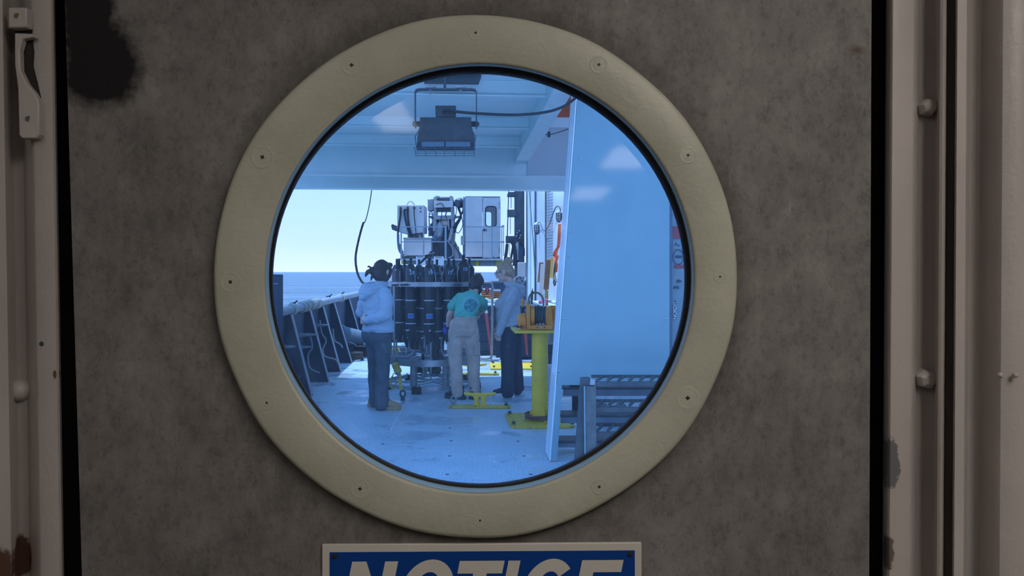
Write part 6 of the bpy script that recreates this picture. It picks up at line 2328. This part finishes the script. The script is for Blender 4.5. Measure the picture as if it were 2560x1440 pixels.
# ---- the person in the teal shirt, bending over the bottles
Y2_ = 8.74
b2 = Vector((W(1157, 0, Y2_).x, Y2_, 0))
p2 = Figure('dark-haired person in a teal T-shirt and khaki trousers bending towards the bottles', b2, 86, M_skin)
hr2 = Matrix.Rotation(R(-10), 3, 'Z') @ Matrix.Rotation(R(12), 3, 'Y') @ Matrix.Rotation(R(-36), 3, 'X')
hp2, P2 = head_prims((.118, .365, 1.340), hr2, 1.0)
sh_l, sh_r = Vector((-.080, .215, 1.195)), Vector((.178, .225, 1.165))
body = hp2 + [('limb', [(.07, .21, 1.19), (.105, .31, 1.29)], [.060, .054]),
              ('rings', [((.01, 0, .90), .12, .10), ((.03, .06, 1.0), .115, .09, -.45), ((.05, .14, 1.11), .13, .09, -.6), ((.07, .2, 1.18), .09, .06, -.6)]),
              ('limb', [sh_l, (-.195, .235, .975), (-.226, .315, .82)], [.046, .040, .029]), ('limb', [sh_r, (.190, .44, 1.03), (.10, .62, .96)], [.040, .036, .028]),
              ('limb', [(.10, 0, .88), (.12, .05, .48), (.12, .06, .09)], [.08, .055, .04]), ('limb', [(-.08, 0, .88), (-.085, -.01, .48), (-.07, -.02, .09)], [.08, .055, .04])]
body += hand_prims((-.228, .32, .81), (-.02, .35, -1), (-1, -.2, 0), 1.02, .7, 1)
body += hand_prims((.095, .63, .955), (-.2, 1, -.3), (.2, .2, 1), 1.02, .5, -1)
p2.skin('person', body, M_skin, 0.0075, 2, root=True)
tee = [('rings', [((.030, -.005, .955), .138, .118), ((.032, .005, 1.0), .138, .120, -.2), ((.042, .065, 1.06), .142, .118, -.5), ((.055, .135, 1.14), .150, .112, -.62), ((.062, .185, 1.195), .138, .094, -.7), ((.07, .22, 1.23), .085, .07, -.6)]),
       ('limb', [sh_l + Vector((.02, 0, -.01)), sh_l + Vector((-.035, .006, -.06)), (-.162, .226, 1.07)], [.070, .068, .064]), ('limb', [sh_r + Vector((-.02, 0, -.01)), sh_r + Vector((.02, .07, -.04)), (.196, .37, 1.075)], [.074, .074, .068]),
       ('limb', [(.02, .17, 1.215), (.07, .19, 1.23), (.125, .17, 1.205)], [.05, .055, .05])]
TEE = (p2.w((.095, 0, 1.105)) - p2.base)[:]
M_tee = tee_material()
p2.skin('tee_shirt', tee, M_tee, 0.0105, 2, rip=.009, rscale=8, stretch=(1, 1, 1.2))
kh = [('rings', [((.030, -.005, .975), .132, .112), ((.024, -.01, .90), .148, .126), ((.012, -.012, .82), .162, .134), ((.012, 0, .745), .160, .120)]), ('ball', (.09, -.070, .84), (.08, .07, .095)), ('ball', (-.06, -.070, .84), (.08, .07, .095)),
      ('limb', [(-.072, -.005, .80), (-.090, .0, .50), (-.068, -.02, .22), (-.055, -.03, .08)], [.102, .083, .074, .072]), ('limb', [(.098, -.005, .80), (.118, .04, .50), (.125, .05, .22), (.130, .05, .08)], [.102, .083, .074, .070])]
kho = p2.skin('work_trousers', kh, M_khaki, 0.0115, 3, rip=.007, rscale=9, stretch=(1, 1, 1.3))
p2.skin('waistband', [('rings', [((.029, -.006, .940), .141, .120), ((.030, -.006, .978), .138, .118), ((.030, -.005, .980), .12, .10)])], M_khaki, 0.009, 2)
for x in (-.085, -.01, .065, .135):
    yb_ = -.006 - .120 * max(0, 1 - abs((x - .03) / .142) ** 2.3) ** (1 / 2.3) - .002
    p2.solid('belt_loop', lambda mb: mb.box((x, yb_, .963), (.013, .008, .052)), M_khaki)
p2.solid('back_pocket_flap', lambda mb: mb.box((.092, -.139, .870), (.078, .006, .032), Matrix.Rotation(.25, 3, 'Z')), M_khaki)
p2.solid('back_pocket_flap', lambda mb: mb.box((-.06, -.139, .870), (.078, .006, .03), Matrix.Rotation(-.25, 3, 'Z')), M_khaki)
p2.solid('thigh_pocket', lambda mb: mb.box((-.153, -.040, .60), (.010, .09, .15), Matrix.Rotation(.75, 3, 'Z')), M_khaki)
p2.solid('thigh_pocket', lambda mb: mb.box((.172, -.033, .60), (.010, .09, .15), Matrix.Rotation(-.75, 3, 'Z')), M_khaki)
shoe(p2, 'boot', (-.095, .025, 0), -62, .285, M_boot, M_black, .028, .03, .052)
shoe(p2, 'boot', (.135, .11, 0), 10, .285, M_boot, M_black, .028, .03, .052)
p2.skin('glove', [('limb', [(-.222, .305, .855), (-.226, .315, .82)], [.034, .034])] + hand_prims((-.228, .32, .81), (-.02, .35, -1), (-1, -.2, 0), 1.16, .7, 1), M_glove, .007, 2)
hair = [('ball', P2(0, -.024, .030), (.089, .100, .098), hr2), ('ball', P2(0, -.05, -.025), (.085, .074, .080), hr2), ('ball', P2(0, -.03, .06), (.07, .08, .075), hr2), ('ball', P2(-.05, .02, -.03), (.034, .05, .07), hr2), ('ball', P2(.05, .02, -.03), (.034, .05, .07), hr2),
        ('limb', [P2(-.055, .02, -.03), P2(-.06, .02, -.11)], [.034, .02]), ('limb', [P2(.055, .02, -.03), P2(.062, .02, -.12)], [.034, .02]), ('limb', [P2(0, -.07, -.05), P2(0, -.075, -.11)], [.045, .025])]
p2.skin('hair', hair, M_brown, 0.008, 2, rip=.005, rscale=24)
face_bits(p2, P2, M_brown)
# the violet bulb held in the glove
g = p2.w((-.262, .35, .80))
o = MB().ball(g + Vector((0, -.03, -.015)), (.030, .030, .042), 14).cone(g + Vector((0, -.03, .02)), g + Vector((-.03, -.03, .085)), .006, .005, 8).build('sample_bulb', M_purple)
tag(o, 'violet-blue rubber bulb held in the dark glove', 'bulb')
